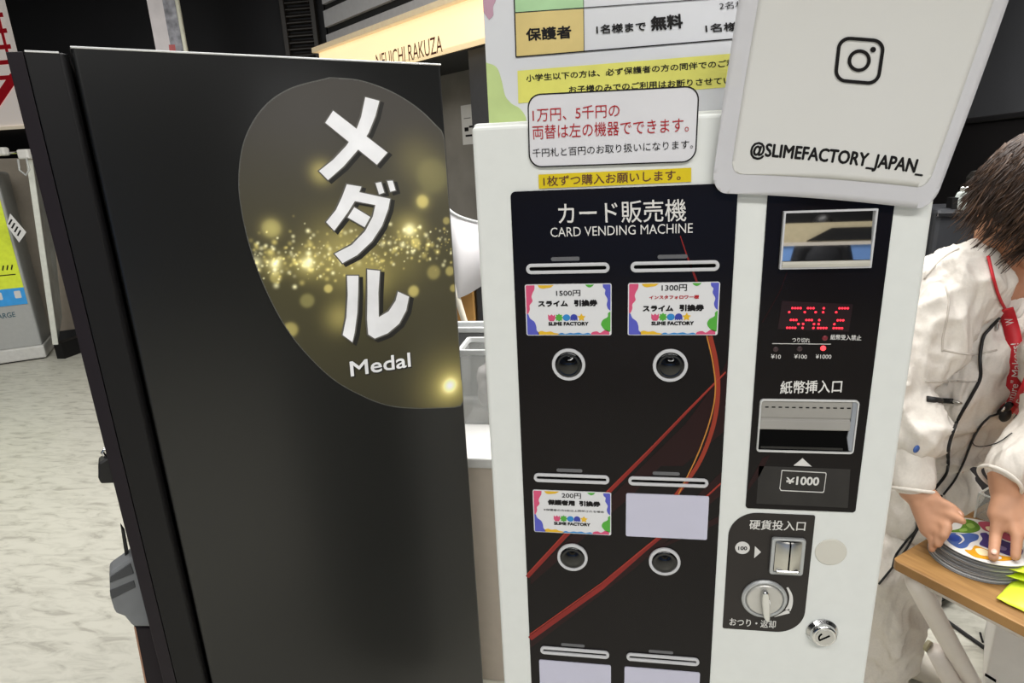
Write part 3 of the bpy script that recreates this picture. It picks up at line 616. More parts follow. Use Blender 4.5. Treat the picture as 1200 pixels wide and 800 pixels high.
# red dot-matrix display
LEDM = mat('red_led', (255, 40, 58), rough=.4, emit=2.6, var=.05)
FL = FM; dsp = MB().prism(FL, FL.pxs([(916, 352), (999, 356), (994, 388), (911, 385)]), .0012, .0014).build('display_window', mat('dark_red_window', (30, 6, 10), rough=.2, var=.1), vm)
glyph = {'S': ('.####', '#....', '.....', '.###.', '....#', '####.'), 'A': ('.###.', '#...#', '.....', '.###.', '#...#', '#...#'), 'L': ('.#...', '.#...', '.....', '#....', '#....', '####.'), 'E': ('.####', '#....', '.....', '.###.', '#....', '####.')}
mb = MB(); a, b, c_ = np.array(px(922, 383.5)), np.array(px(991, 384)), np.array(px(925, 360.5))
for li, ch_ in enumerate('SALE'):
    for row, line in enumerate(glyph[ch_]):
        for cc_, s_ in enumerate(line):
            if s_ == '#':
                p = a+(b-a)*((li*5.75+cc_)/21.8)+(c_-a)*((5-row)/5); mb.lathe(Frame(FM(*p, .0013), FM.ex, FM.ey, FM.ez), [(.0011, 0), (.0011, .0003), (.0007, .0006)], 10)
mb.build('led_dots', LEDM, dsp)
mb = MB()
px_text(mb, FM, 'つり切れ', (927.5, 400.5), (948.5, 401.3), (928, 394.8), bold=.01, w0=.0014)
MB().stroke(FM, FM.pxs([(904.5, 402), (973, 402.6)]), .0006, .0012, .0016).build('rule', PRINT_W, bp)
mb.build('lettering', PRINT_W, bp); mb = MB(); px_text(mb, FM, '紙幣受入禁止', (972.5, 397.5), (1008.5, 398.5), (972.8, 391.2), bold=.012, w0=.0014)
mb.build('lettering', PRINT_W, bp); mb = MB()
for t_, x_ in (('¥10', 903), ('¥100', 930), ('¥1000', 955)):
    px_text(mb, FM, t_, (x_, 419.5), (x_+{3: 11.5, 4: 15, 5: 18.5}[len(t_)], 419.8), (x_+.3, 414.5), bold=.008, w0=.0014)
mb.build('lettering', PRINT_W, bp); mb = MB(); px_text(mb, FM, '紙幣挿入口', (913.5, 461), (985.5, 459.5), (914.5, 445.8), bold=.014, w0=.0014)
MB().prism(FM, FM.pxs([(940, 536), (950.5, 545.5), (929.5, 544.5)]), .0012, .0017).build('triangle', PRINT_W, bp)
q4 = FM.pxs([(914.5, 574), (913, 571.5), (915.5, 550), (917, 549.8), (967, 552.5), (968, 554), (965.2, 575), (964, 576.3)])
cq = np.mean(q4, 0); MB().ring(FM, q4, [tuple(cq+(np.array(p)-cq)*np.array([.972, .93])) for p in q4], .0014, .0018).build('outline', PRINT_W, bp)
mb.build('lettering', PRINT_W, bp); mb = MB(); px_text(mb, FM, '¥', (920, 565.5), (930, 566), (921, 558), bold=.03, w0=.0018); px_text(mb, FM, '1000', (932, 567), (958.8, 568), (933, 557), bold=.04, w0=.0018)
mb.build('lettering', PRINT_W, bp)
for k, (x_, y_, on) in enumerate(((908.5, 408.5, 0), (936.5, 408, 0), (964, 407.3, 1), (966, 395.5, 2))):
    MB().lathe(Frame(FM(*px(x_, y_), .0012), FM.ex, FM.ey, FM.ez), [(.0026, 0), (.0026, .0008), (.0014, .0013)], 16).build('indicator', [mat('unlit_led', (58, 42, 44), rough=.3), mat('lit_red_led', (255, 62, 70), rough=.3, emit=2.2), mat('dim_red_led', (116, 34, 44), rough=.3)][on], bp, smooth=False)
# bill acceptor mouth
o0 = FM.pxs([(889.5, 466), (1005.5, 468), (999, 530.5), (886, 527)])
bo = [np.mean([o0[0][0], o0[3][0]]), np.mean([o0[1][0], o0[2][0]]), np.mean([o0[2][1], o0[3][1]]), np.mean([o0[0][1], o0[1][1]])]
bx0, bx1, bz0, bz1 = bo
out_ = rrect(bx0, bz0, bx1, bz1, (.003, .004, .004, .004)); inn_ = rrect(bx0+.0016, bz0+.0016, bx1-.0016, bz1-.0016, (.002, .003, .003, .003))
acc = MB().ring(FM, out_, inn_, .0006, .0046).build('bill_acceptor', mat('light_grey_rim', (206, 206, 204), rough=.35), vm, bevel=.0008)
ACG = mat('warm_grey_plastic', (152, 149, 143), rough=.42)
bh = bz1-bz0; bw = bx1-bx0
# upper scoop: flat band, a groove, a forward lip over the dark mouth
MB().prism(Frame(FM(bx0+.0016, bz0, 0), FM.ey, FM.ez, FM.ex), [(bh-.0016, .0013), (bh-.0016, .0030), (bh*.80, .0026), (bh*.66, .0024), (bh*.645, .0016), (bh*.62, .0016), (bh*.605, .0034), (bh*.47, .0042), (bh*.44, .0040), (bh*.44, .0013)], 0, bw-.0032-.0045).build('scoop', ACG, acc, bevel=.0004)
mb = MB()
for k in range(13): x_ = bx0+.0055+.0072*k*bw/.098*.94; mb.box((x_, bh*.845+bz0, .0026), (x_+.0034, bh*.862+bz0, .0032), FM)
mb.build('slot_marks', VOID, acc)
MB().prism(FM, [(bx0+.0016, bz0+.0016), (bx1-.004, bz0+.0016), (bx1-.0058, bz0+bh*.44), (bx0+.0016, bz0+bh*.44)], .0010, .0016).build('mouth', VOID, acc)
MB().prism(FM, [(bx0+.004, bz0+.0032), (bx1-.010, bz0+.0032), (bx1-.010, bz0+.0062), (bx0+.004, bz0+.0062)], .0016, .0022).build('lower_lip', mat('black_gloss_button', 0), acc, bevel=.0004)
MB().prism(FM, [(bx1-.0062, bz1-.0018), (bx1-.0016, bz1-.0018), (bx1-.0016, bz0+.003), (bx1-.0045, bz0+.003), (bx1-.0078, bz0+bh*.30), (bx1-.0062, bz0+bh*.55)], .0012, .0034).build('side_cheek', mat('blue_grey_plastic', (142, 146, 152), rough=.4), acc, bevel=.0006)
# --- coin panel
cpo = FM.pxs([(853, 605), (955.2, 603.8), (936, 735), (849, 727)])
cx0 = np.mean([px(850.5, 672)[0], px(847.5, 725)[0]]); cx1 = px(955, 606)[0]; cz1 = np.mean([px(890, 600.5)[1], px(953, 603.5)[1]]); cz0 = np.mean([px(853, 735.5)[1], px(905, 739.5)[1]])
cp = MB().prism(FM, rrect(cx0, cz0, cx1, cz1, (.002, .030, .002, .030), 12), 0, .0008).build('coin_panel', mat('black_coin_panel', (42, 38, 36), rough=.35, spec=.3, var=.05), vm)
mb = MB(); px_text(mb, FM, '硬貨投入口', (877.5, 619.5), (943, 621.5), (878.5, 608), bold=.012, w0=.001); px_text(mb, FM, 'おつり・返却', (854.5, 732), (908.5, 735.5), (855, 722.8), bold=.012, w0=.001)
MB().prism(FM, FM.pxs([(884.5, 639), (891.5, 646), (883.5, 653)]), .0006, .0012).build('triangle', PRINT_W, cp)
arrow_tip = FM.px; arrow = smooth_path(FM.pxs([(922.5, 687.5), (926.5, 697), (926, 707), (923, 714)]), 6); MB().stroke(FM, arrow, [.0022+.0002*i for i in range(len(arrow))], .0006, .0012).prism(FM, [arrow_tip(*p) for p in ((924.5, 712), (925, 717.5), (907, 722), (915, 717.5))], .0006, .0012).build('arrow', PRINT_W, cp)
mb.build('lettering', PRINT_W, cp); MB().lathe(Frame(FM(*px(869.8, 641), .0008), FM.ex, FM.ey, FM.ez), [(.0078, 0), (.0078, .0006)], 28).build('coin_disc', PRINT_W, cp)
mb = MB(); px_text(mb, FM, '100', (864.6, 643.3), (875.2, 643.6), (864.8, 638.8), bold=.04, w0=.0016); mb.build('coin_number', PRINT_K, cp)
# coin slot: rounded bezel, bowed chrome cheeks, slit
k0, k1 = px(900, 671)[0], px(942.5, 640)[0]; k2, k3 = px(920, 670.5)[1], px(921, 628.5)[1]
cs = MB().ring(FM, rrect(k0, k2, k1, k3, .003), rrect(k0+.004, k2+.003, k1-.004, k3-.003, .002), .0006, .005).build('coin_slot', mat('satin_silver_bezel', (176, 178, 178), rough=.35, spec=.5, metal=.4), vm, bevel=.001)
kx0, kx1 = k0+.0045, k1-.0035; km = (kx0+kx1)/2+.0005; hb = k2+.0035; ht = k3-.0032
for (xa, xb, bulge) in ((kx0, km-.0009, 1), (km+.0009, kx1, -1)):
    mb = MB(); N = 10; prof = [(xa+(xb-xa)*t, .0035+.0045*math.sin(math.pi*(.12+.88*(t if bulge > 0 else 1-t))/1.9)) for t in np.linspace(0, 1, N)]
    vs = [];
    for z_, s_ in ((hb, .8), (hb+.003, 1.), (ht-.003, 1.), (ht, .8)): vs += [FM(u, z_, w_*s_) for u, w_ in prof]
    mb.add(vs, [[j*N+i, j*N+i+1, (j+1)*N+i+1, (j+1)*N+i] for j in range(3) for i in range(N-1)]).build('cheek', STEEL, cs, smooth=True)
MB().box((k0+.004, k2+.003, .0008), (k1-.004, k3-.003, .0018), FM).build('slit', VOID, cs)
MB().prism(Frame(FM(kx0+.002, hb-.0005, 0), FM.ey, FM.ez, FM.ex), [(0, .001), (0, .006), (.0015, .0085), (.004, .0088), (.005, .007), (.005, .001)], 0, kx1-kx0-.004).build('lip', CHROME, cs, bevel=.001)
# return knob
kc = px(895, 700); FKn = Frame(FM(*kc, .0008), FM.ex, FM.ey, FM.ez)
kn_ = MB().lathe(FKn, [(.0248, 0), (.0248, .0022), (.0228, .0034), (.0210, .0034), (.0202, .0012), (.0003, .0012)], 48, cap=True).build('return_knob', mat('satin_silver_bezel', 0), vm, smooth=False, bevel=.0005)
MB().lathe(FKn, [(.0198, .0012), (.0194, .0034), (.0185, .0042), (.0003, .0044)], 44).build('dial', mat('pearl_grey_dial', (186, 184, 178), rough=.3, spec=.5, metal=.3), kn_)
mb = MB(); hp_ = [(-.0030, -.0155), (-.0036, -.008), (-.0040, 0), (-.0038, .008), (-.0028, .0135), (0, .0150), (.0028, .0135), (.0038, .008), (.0040, 0), (.0036, -.008), (.0034, -.0155), (.0028, -.0215), (-.0004, -.0215)]
hp_ = [(a_*1.1, b_*1.12) for a_, b_ in hp_]
mb.prism(Frame(FKn.o, (.995, 0, .1), (-.1, 0, .995), (0, -1, 0)), hp_, .004, .0115); mb.build('grip', CHROME, kn_, bevel=.0022, seg=3)
# blanking cap and key lock
MB().lathe(Frame(FM(*px(973.5, 646.5), 0), FM.ex, FM.ey, FM.ez), [(.0163, 0), (.0163, .0006), (.0155, .0011), (.0003, .0012)], 44).build('blanking_cap', mat('cream_cap', (204, 201, 190), rough=.4, var=.02), vm)
FLk = Frame(FM(*px(963, 739.5), 0), FM.ex, FM.ey, FM.ez)
lk = MB().lathe(FLk, [(.0174, 0), (.0171, .0015), (.0142, .0050), (.0134, .0085), (.0120, .0095), (.0003, .0095)], 44).build('key_lock', CHROME, vm, smooth=False, bevel=.0006)
MB().lathe(FLk, [(.0102, .0092), (.0100, .0102), (.0003, .0103)], 36).build('lock_face', mat('pearl_grey_dial', 0), lk)
ca_, sa_ = math.cos(math.radians(35)), math.sin(math.radians(35)); Fk2 = Frame(FLk.o, (ca_, 0, sa_), (-sa_, 0, ca_), (0, -1, 0))
MB().box((-.006, -.0010, .0102), (.006, .0010, .0106), Fk2).stroke(Fk2, [(-.0062*math.cos(t), .0062*math.sin(t)) for t in np.linspace(-.1, 1.6, 10)], .0018, .0102, .0107).build('keyway', VOID, lk)

# ================================================================== notices on and above the machine
FO = Frame((0, .675, EYE), (1, 0, 0), (0, 0, 1), (0, -1, 0)); P2 = FO.px
b0 = ZT+.004
pL = P2(570, 80)[0]; pR = P2(1010, 80)[0]; pT = P2(700, -150)[1]
pst = thing('price_poster', 'big pale price poster with table and wavy colour border, on top of the white machine', 'poster', FO((pL+pR)/2, b0, 0))
GLOSSP = mat('gloss_poster_paper', (214, 215, 218), rough=.2, spec=.5, var=.01)
board = MB().box((pL, b0, -.004), (pR, pT, 0), FO).build('board', GLOSSP, pst)
MB().box((pL+.02, b0, -.05), (pR-.02, b0+.012, -.004), FO).build('stand', mat('clear_plastic', 0), pst)
mb = MB(); g = [(pL, b0)]+[tuple(p) for p in smooth_path([(pL, P2(573, 73)[1]), P2(582, 79), P2(588, 95), P2(592, 112), P2(599, 121), P2(609, 127), P2(616, 137), P2(617, 147), (P2(620, 147)[0], b0)], 6)]
mb.prism(FO, g, 0, .0006); mb.build('wavy_border', mat('pale_green_print', (188, 206, 140), rough=.25, spec=.45), board)
mb = MB(); mb.prism(FO, [(pL, P2(570, 14)[1])]+[tuple(p) for p in smooth_path([P2(573, 23), P2(578, 18), P2(578, 8), P2(582, -2), P2(583, -14), P2(590, -30)], 6)]+[(pL, P2(570, -30)[1])], 0, .0006); mb.build('wavy_border', mat('dusty_pink_print', (190, 152, 168), rough=.25, spec=.45), board)
mb = MB(); mb.prism(FO, FO.pxs([(605.5, 66), (604, 15.5), (684, 10.5), (684.5, 61)]), 0, .0006); mb.build('cell', mat('tan_yellow_print', (214, 192, 126), rough=.25, spec=.45), board)
mb = MB(); mb.prism(FO, FO.pxs([(604, 15), (601, -80), (683, -86), (684, 10)]), 0, .0006); mb.build('cell', mat('mint_print', (170, 208, 158), rough=.25, spec=.45), board)
YEL = mat('lemon_strip_print', (224, 220, 112), rough=.25, spec=.45)
mb = MB(); mb.prism(FO, FO.pxs([(606.5, 83), (868, 62), (868, 101), (607.5, 121)]), 0, .0006); mb.build('yellow_band', YEL, board)
mb = MB(); mb.stroke(FO, FO.pxs([(604.5, 67), (900, 42.5)]), .0011, .0006, .001); mb.stroke(FO, FO.pxs([(604.2, 15), (900, -6)]), .0006, .0006, .001)
mb.stroke(FO, FO.pxs([(604.8, 67), (600, -90)]), .0011, .0006, .001); mb.stroke(FO, FO.pxs([(684.5, 61), (683, -86)]), .0005, .0006, .001); mb.build('table_rule', PRINT_K, board)
mb = MB(); X = lambda t_, a, b, c, bold=.02: px_text(mb, FO, t_, a, b, c, bold=bold, w0=.001)
X('保護者', (617, 48.5), (670, 45), (616, 33.5), .035)
X('1名様まで', (699, 40.5), (757, 36.3), (698.6, 29.5), .03); X('無料', (763, 36.8), (800.5, 33.5), (762, 19.5), .045)
X('2名様', (843, 11.5), (874, 9.3), (842.5, 3), 0.); X('1名様は', (827, 38.8), (880, 35), (826, 28.5), .03)
X('小学生以下の方は、必ず保護者の方の同伴でのご利用', (617, 96), (872.5, 77.2), (616.3, 87.8), .022)
X('お子様のみでのご利用はお断りさせてい', (667, 109.5), (857, 98.5), (666.5, 101), .022)
mb.build('lettering', PRINT_K, board)

# rounded notice on the top edge of the machine
FN = FM.shift(.0018); Pn = FN.px
q = FN.pxs([(621.5, 194.5), (816, 184), (818, 106), (618.5, 112)])
na, nb, nd = np.array(Pn(620, 196.5)), np.array(Pn(815.5, 190)), np.array(Pn(617.5, 110.5)); ex_ = nb-na; Wn = np.linalg.norm(ex_); ex_ /= Wn; ey_ = np.array([-ex_[1], ex_[0]]); Hn = float((nd-na) @ ey_)
FNn = Frame(FN(*na), FN(*(na+ex_))-FN(*na), FN(*(na+ey_))-FN(*na), FM.ez)
ntc = MB().prism(FNn, rrect(0, 0, Wn, Hn, .0125, 8), -.0008, .0004).build('rounded_notice', mat('glossy_white_paper', (217, 216, 219), rough=.22, spec=.5, var=.02, scale=40, bump=.05), None)
tag(ntc, 'white rounded notice with red words in a black outline, on the machine top edge', 'notice')
mb = MB().ring(FNn, rrect(0, 0, Wn, Hn, .0125, 8), rrect(.0012, .0012, Wn-.0012, Hn-.0012, .0115, 8), .0004, .0008)
mb.build('outline', PRINT_K, ntc)
F3 = FN.shift(.0004)
mb = MB(); px_text(mb, F3, '1万円、5千円の', (624.5, 143), (726, 137), (624, 127.5), bold=.002, w0=.0006); px_text(mb, F3, '両替は左の機器でできます。', (624.5, 163.5), (807, 154.5), (623.8, 147), bold=.002, w0=.0006); mb.build('red_lettering', PRINT_R, ntc)
mb = MB(); px_text(mb, F3, '千円札と百円のお取り扱いになります。', (624.5, 184.5), (812, 174), (624, 174.5), bold=.0, w0=.0006); mb.build('lettering', PRINT_K, ntc)
FY = FM.shift(.0006)
ys = MB().prism(FY, FY.pxs([(631.5, 221), (631, 204.5), (810, 196.5), (810, 213)]), -.0004, .0004).build('yellow_notice_strip', mat('mustard_label', (214, 190, 30), rough=.4, spec=.3, var=.04), None)
tag(ys, 'mustard yellow label strip with dark words above the black selection panel', 'notice')
mb = MB(); px_text(mb, FY, '1枚ずつ購入お願いします。', (637, 218.5), (797.5, 211), (636.5, 206.5), bold=.012, w0=.0007); mb.build('lettering', mat('dark_brown_print', 0), ys)

# laminated sheet hanging over the machine's top right corner: a gently bowed sheet, parametrised (a, b) in 0..1
SB = ((833.5, 203), (1096, 247)); 
def sheet(a, b, w_=0.):
    """a across, b up; the sheet leans out from the machine towards its top"""
    L_ = np.array([833, 226])*(1-b)+np.array([886, -118])*b; R_ = np.array([1092, 246])*(1-b)+np.array([1220, -112])*b
    sag = -3.2*math.sin(math.pi*a)*(1-b)
    p = L_*(1-a)+R_*a+np.array([0, sag]); bow = 5*math.sin(math.pi*b)*(a-.5)
    p = p+np.array([bow, 0])
    y = .612-.012*b-.03*b*b-.012*max(0, a-.55)*b*2 - w_
    return at_y(p[0], p[1], y)
def sheet_patch(poly_ab, w_, name, m, parent, n=44, thick=.0006):
    lo_, hi_ = np.min(poly_ab, 0), np.max(poly_ab, 0); bmx = bmesh.new()
    vs = [bmx.verts.new((a, b, 0)) for a, b in poly_ab]; bmx.faces.new(vs); 
    bmesh.ops.triangulate(bmx, faces=bmx.faces[:])
    for k in range(1, n):
        for ax in (0, 1):
            co = [0, 0, 0]; co[ax] = lo_[ax]+(hi_[ax]-lo_[ax])*k/n; no = [0, 0, 0]; no[ax] = 1
            bmesh.ops.bisect_plane(bmx, geom=bmx.verts[:]+bmx.edges[:]+bmx.faces[:], plane_co=co, plane_no=no)
    bmx.verts.ensure_lookup_table()
    mb = MB(); mb.add([sheet(v.co.x, v.co.y, w_) for v in bmx.verts], [[v.index for v in f.verts] for f in bmx.faces] if not bmx.verts.index_update() else [])
    bmx.free(); o = mb.build(name, m, parent, smooth=True)
    s_ = o.modifiers.new('solid', 'SOLIDIFY'); s_.thickness = thick; s_.offset = -1 if False else 0
    return o
lam = thing('laminated_sheet', 'laminated white sheet with a camera logo and handle, hanging over the machine top right corner', 'sign', sheet(.5, 0, 0))
FILM = mat('laminate_film', (214, 213, 216), rough=.3, spec=.35, alpha=.80, var=.02)
LPAP = mat('laminated_paper', (212, 211, 207), rough=.3, spec=.4, var=.015, scale=8)
asp = 1.08
sheet_patch(rrect(0, 0, 1, 1, .07, 8), 0, 'film', FILM, lam)
sheet_patch(rrect(.075, .068, .945, .96, .045, 8), .0004, 'paper', LPAP, lam)
inv = None
def ab_of(x, y):
    """(a, b) on the sheet seen at a measured point (Gauss-Newton on the projection)"""
    q = np.array([.5, .5])
    def pr(q):
        d = sheet(q[0], q[1], .0010)-CAM; c_ = np.array([d @ CR, d @ CD, d @ CF]); return np.array([600+FPX*c_[0]/c_[2], 400+FPX*c_[1]/c_[2]])
    for _ in range(12):
        p = pr(q); J = np.stack([(pr(q+[1e-4, 0])-p)/1e-4, (pr(q+[0, 1e-4])-p)/1e-4], 1); q = q+np.linalg.solve(J, np.array([x, y])-p)
    return q
class SheetFrame:
    def __init__(s, w): s.w = w
    def __call__(s, a, b, w_=0.): return sheet(a, b, s.w+w_)
SF = SheetFrame(.0010)
mb = MB(); v, f = text_mesh('@SLIMEFACTORY_JAPAN_', -.012); A, B, C_ = ab_of(878, 187), ab_of(1080.5, 209), ab_of(880.5, 165.5)
for i, (ox, oy) in enumerate([(0, 0)]+[(math.cos(a), math.sin(a)) for a in np.arange(8)*math.pi/4]):
    mb.add([SF(*(A+(B-A)*(.004+.992*x+.0042*ox)+(C_-A)*(.04+.92*y+.040*oy)), 2e-6*i) for x, y in v], f)
mb.build('lettering', PRINT_K, lam)
# camera logo
def logo_pt(x, y): return ab_of(x, y)
ctr, exl, eyl = ab_of(1007, 71), ab_of(1034.5, 73.2)-ab_of(979.5, 68.8), ab_of(1010.5, 44)-ab_of(1003.5, 98)
def LG(x, y): return tuple(ctr+exl*x+eyl*y)
mb = MB(); n_ = lambda l: [LG(*p) for p in l]
mb.ring(SF, n_(rrect(-.5, -.5, .5, .5, .26, 8)), n_(rrect(-.425, -.425, .425, .425, .19, 8)), 0, .0004)
mb.ring(SF, n_(circle(0, 0, .245, 40)), n_(circle(0, 0, .17, 40)), 0, .0004); mb.prism(SF, n_(circle(.26, .26, .06, 20)), 0, .0004)
mb.build('camera_logo', PRINT_K, lam)

# ================================================================== person in the white coverall, bent over the table
def fuse(mb, voxel, it=6, fac=.5):
    """one continuous surface round overlapping closed shapes"""
    o = mb.build('tmp', WHITE, None); r_ = o.modifiers.new('r', 'REMESH'); r_.mode = 'VOXEL'; r_.voxel_size = voxel
    if it: s_ = o.modifiers.new('s', 'SMOOTH'); s_.iterations = it; s_.factor = fac
    dg = bpy.context.evaluated_depsgraph_get(); me = bpy.data.meshes.new_from_object(o.evaluated_get(dg)); d0 = o.data
    v = np.empty(len(me.vertices)*3); me.vertices.foreach_get('co', v); n = np.empty(len(me.vertices)*3); me.vertices.foreach_get('normal', n)
    f = [list(p.vertices) for p in me.polygons]; bpy.data.objects.remove(o); bpy.data.meshes.remove(d0); bpy.data.meshes.remove(me)
    return v.reshape(-1, 3), n.reshape(-1, 3), f
def from_arrays(name, v, f, m, parent):
    mb = MB(); mb.v = [tuple(p) for p in v]; mb.f = f; return mb.build(name, m, parent, smooth=True, fix=False)
fv, rv, up = np.array([.6, -.8, 0]), np.array([-.8, -.6, 0]), np.array([0, 0, 1.])
Sc = at_y(1170, 326, 1.43); Hc = at_y(1060, 612, 1.50)
fh, rh = np.array([.85, -.53, 0]), np.array([-.53, -.85, 0])       # the hips are turned further towards the table
ShR, ShL = Sc+rv*.165+up*.012, Sc-rv*.165+up*.0
ElR = at_y(1048, 452, 1.25); WrR = at_y(1070, 574, 1.15)
ElL = at_y(1262, 455, 1.23); WrL = at_y(1177, 556, 1.12)
spine = (Sc-Hc)/np.linalg.norm(Sc-Hc); fwd = fv-spine*(fv @ spine); fwd /= np.linalg.norm(fwd); AX = (rv, fwd, spine)
HipR, HipL = Hc+rh*.085-up*.05, Hc-rh*.085-up*.05; AXh = (rh, fh, up)
AnR = np.array([*at_z(1014, 796, .09)[:2], .09]); AnL = AnR-rh*.20; KnR = (HipR+AnR)/2+fh*.012; KnL = (HipL+AnL)/2+fh*.012
HeadC = at_y(1230, 232, 1.31); fd = np.array([.66, -.42, -.62]); fd /= np.linalg.norm(fd)
hr = np.cross(fd, up); hr /= np.linalg.norm(hr); hu = np.cross(hr, fd)          # head axes: face, right side, crown
prs = thing('person', 'person in white coverall with brown hair and red lanyard, bent over plates on the table', 'person', (Hc[0], Hc[1], 0))
SKIN = mat('skin', (186, 139, 110), rough=.5, spec=.3, var=.06, scale=40, bump=.05)
# --- body: head, neck, trunk, arms, hands, legs
B = MB()
B.ellipsoid(HeadC, .074, .092, .105, (hr, fd, hu)); B.ellipsoid(HeadC+fd*.035-hu*.055, .056, .062, .06, (hr, fd, hu)); B.ellipsoid(HeadC+fd*.07-hu*.095, .030, .028, .022, (hr, fd, hu))
B.capsule(HeadC+fd*.088-hu*.0, HeadC+fd*.108-hu*.030, .008, .013); B.ellipsoid(HeadC+fd*.093-hu*.066, .024, .010, .007, (hr, fd, hu)); B.ellipsoid(HeadC+fd*.091-hu*.078, .020, .010, .006, (hr, fd, hu))
for s_ in (1, -1):
    B.ellipsoid(HeadC+hr*.074*s_-hu*.012-fd*.008, .010, .018, .030, (hr, fd, hu)); B.ellipsoid(HeadC+fd*.078+hr*.03*s_+hu*.018, .022, .012, .006, (hr, fd, hu)); B.ellipsoid(HeadC+fd*.062+hr*.042*s_-hu*.03, .022, .02, .018, (hr, fd, hu))
nb_ = Sc+fwd*.01+spine*.03
B.capsule(nb_-spine*.08, HeadC-hu*.06-fd*.02, .058, .052)
B.ellipsoid(Sc-spine*.21, .135, .085, .17, AX); B.ellipsoid(Hc+spine*.14, .105, .075, .15, AX); B.ellipsoid(Hc, .115, .078, .11, AXh); B.capsule(ShR, ShL, .05, .05)
for a, b, c_, s_ in ((ShR, ElR, WrR, 1), (ShL, ElL, WrL, -1)): B.capsule(a, b, .046, .038); B.capsule(b, c_, .037, .026)
for a, b, c_ in ((HipR, KnR, AnR), (HipL, KnL, AnL)):
    B.capsule(a-up*.02, b, .070, .052); B.capsule(b, c_, .050, .036); B.capsule(c_-up*.045, c_-up*.055+fh*.13, .036, .03)
def finger(pts, r0, r1):
    n = len(pts)-1
    for i in range(n): B.capsule(pts[i], pts[i+1], r0+(r1-r0)*i/n, r0+(r1-r0)*(i+1)/n, n=12, m=5)
# right hand: gripping the near left rim of the plates, thumb and forefinger on the top one
R_ = lambda x, y, d=1.105: at_y(x, y, d)
pR_ = [R_(1082, 582, 1.14), R_(1094, 606, 1.118)]
B.capsule(WrR, R_(1085, 585, 1.135), .026, .026); B.capsule(R_(1083, 585, 1.135), R_(1101, 601, 1.115), .022, .019); B.capsule(R_(1081, 588, 1.135), R_(1094, 612, 1.110), .022, .019); B.capsule(R_(1080, 590, 1.13), R_(1089, 620, 1.106), .021, .017)
finger([R_(1101, 600, 1.112), R_(1116, 605, 1.090), R_(1127.5, 610, 1.075)], .0105, .0075)
finger([R_(1084, 584, 1.130), R_(1100, 588, 1.118), R_(1115, 595, 1.105), R_(1125, 603, 1.095)], .013, .008)
finger([R_(1098, 608, 1.108), R_(1110, 618, 1.080), R_(1106, 628, 1.070)], .0105, .008)
finger([R_(1093, 614, 1.105), R_(1103, 628, 1.078), R_(1099, 637, 1.072)], .0102, .0078)
finger([R_(1087, 620, 1.104), R_(1094, 635, 1.085), R_(1092, 643, 1.080)], .0092, .007)
# left hand: reaching down, forefinger pressed on the print
tip = at_z(1164, 653, .789)
B.capsule(WrL, R_(1180, 578, 1.11), .026, .026)
for (x, y, d, r_) in ((1169, 603, 1.085, .019), (1181, 607, 1.078, .019), (1193, 606, 1.078, .018), (1204, 602, 1.082, .016)): B.capsule(R_(1181, 576, 1.11), R_(x, y, d), .022, r_*.85)
finger([R_(1170, 604, 1.082), R_(1166.5, 628, 1.066), tip], .0115, .0082)
finger([R_(1184, 608, 1.076), R_(1192, 628, 1.050), at_z(1190, 652, .790)], .0112, .008)
finger([R_(1194, 607, 1.076), R_(1208, 624, 1.052), at_z(1212, 645, .790)], .0108, .0078)
finger([R_(1204, 602, 1.080), R_(1222, 615, 1.062), at_z(1228, 632, .790)], .0095, .007)
finger([R_(1172, 585, 1.10), R_(1162, 603, 1.10), R_(1158.5, 622, 1.095)][:1]+[R_(1190, 585, 1.12), R_(1203, 598, 1.125), R_(1210, 612, 1.12)], .013, .009)
bv, bn_, bf_ = fuse(B, .0036, 5, .5)
body = from_arrays('body', bv, bf_, SKIN, prs)
# nails on the visible forefinger and thumb
NAIL = mat('nail', (222, 178, 160), rough=.25, spec=.5)
for p_, d_ in ((tip+up*.004, R_(1166.5, 628, 1.066)-tip), (R_(1125, 603, 1.095), R_(1115, 595, 1.105)-R_(1125, 603, 1.095))):
    d_ = d_/np.linalg.norm(d_); tc_ = (CAM-p_)/np.linalg.norm(CAM-p_); tc_ = tc_-d_*(tc_ @ d_); tc_ /= np.linalg.norm(tc_)
    MB().ellipsoid(p_+tc_*.0066+d_*.003, .0046, .0066, .0018, (np.cross(d_, tc_), d_, tc_), 14, 8).build('nail', NAIL, body, smooth=True)
# --- coverall
K = MB()
K.ellipsoid(Sc-spine*.215, .172, .122, .20, AX); K.ellipsoid((Sc+Hc)/2-spine*.0, .142, .110, .16, AX); K.ellipsoid(Hc+spine*.10, .140, .100, .16, AXh); K.ellipsoid(Hc-up*.03, .145, .104, .14, AXh); K.capsule(ShR-rv*.02, Sc+rv*.07-spine*.065, .073, .055); K.capsule(ShL+rv*.02, Sc-rv*.07-spine*.065, .070, .055)
K.capsule(Sc-spine*.16, Sc-spine*.06, .105, .075); K.ellipsoid(Sc-spine*.165+fwd*.035, .13, .085, .11, AX)
K.capsule(ShL-up*.012, ElL, .078, .066); K.capsule(ElL, ElL+(WrL-ElL)*.93, .060, .0385)
for a, b, c_ in ((HipR, KnR, AnR), (HipL, KnL, AnL)): K.capsule(a+up*.0, b, .090, .080); K.capsule(b, c_+up*.03, .082, .074)
kv, kn2, kf = fuse(K, .0065, 5, .5)
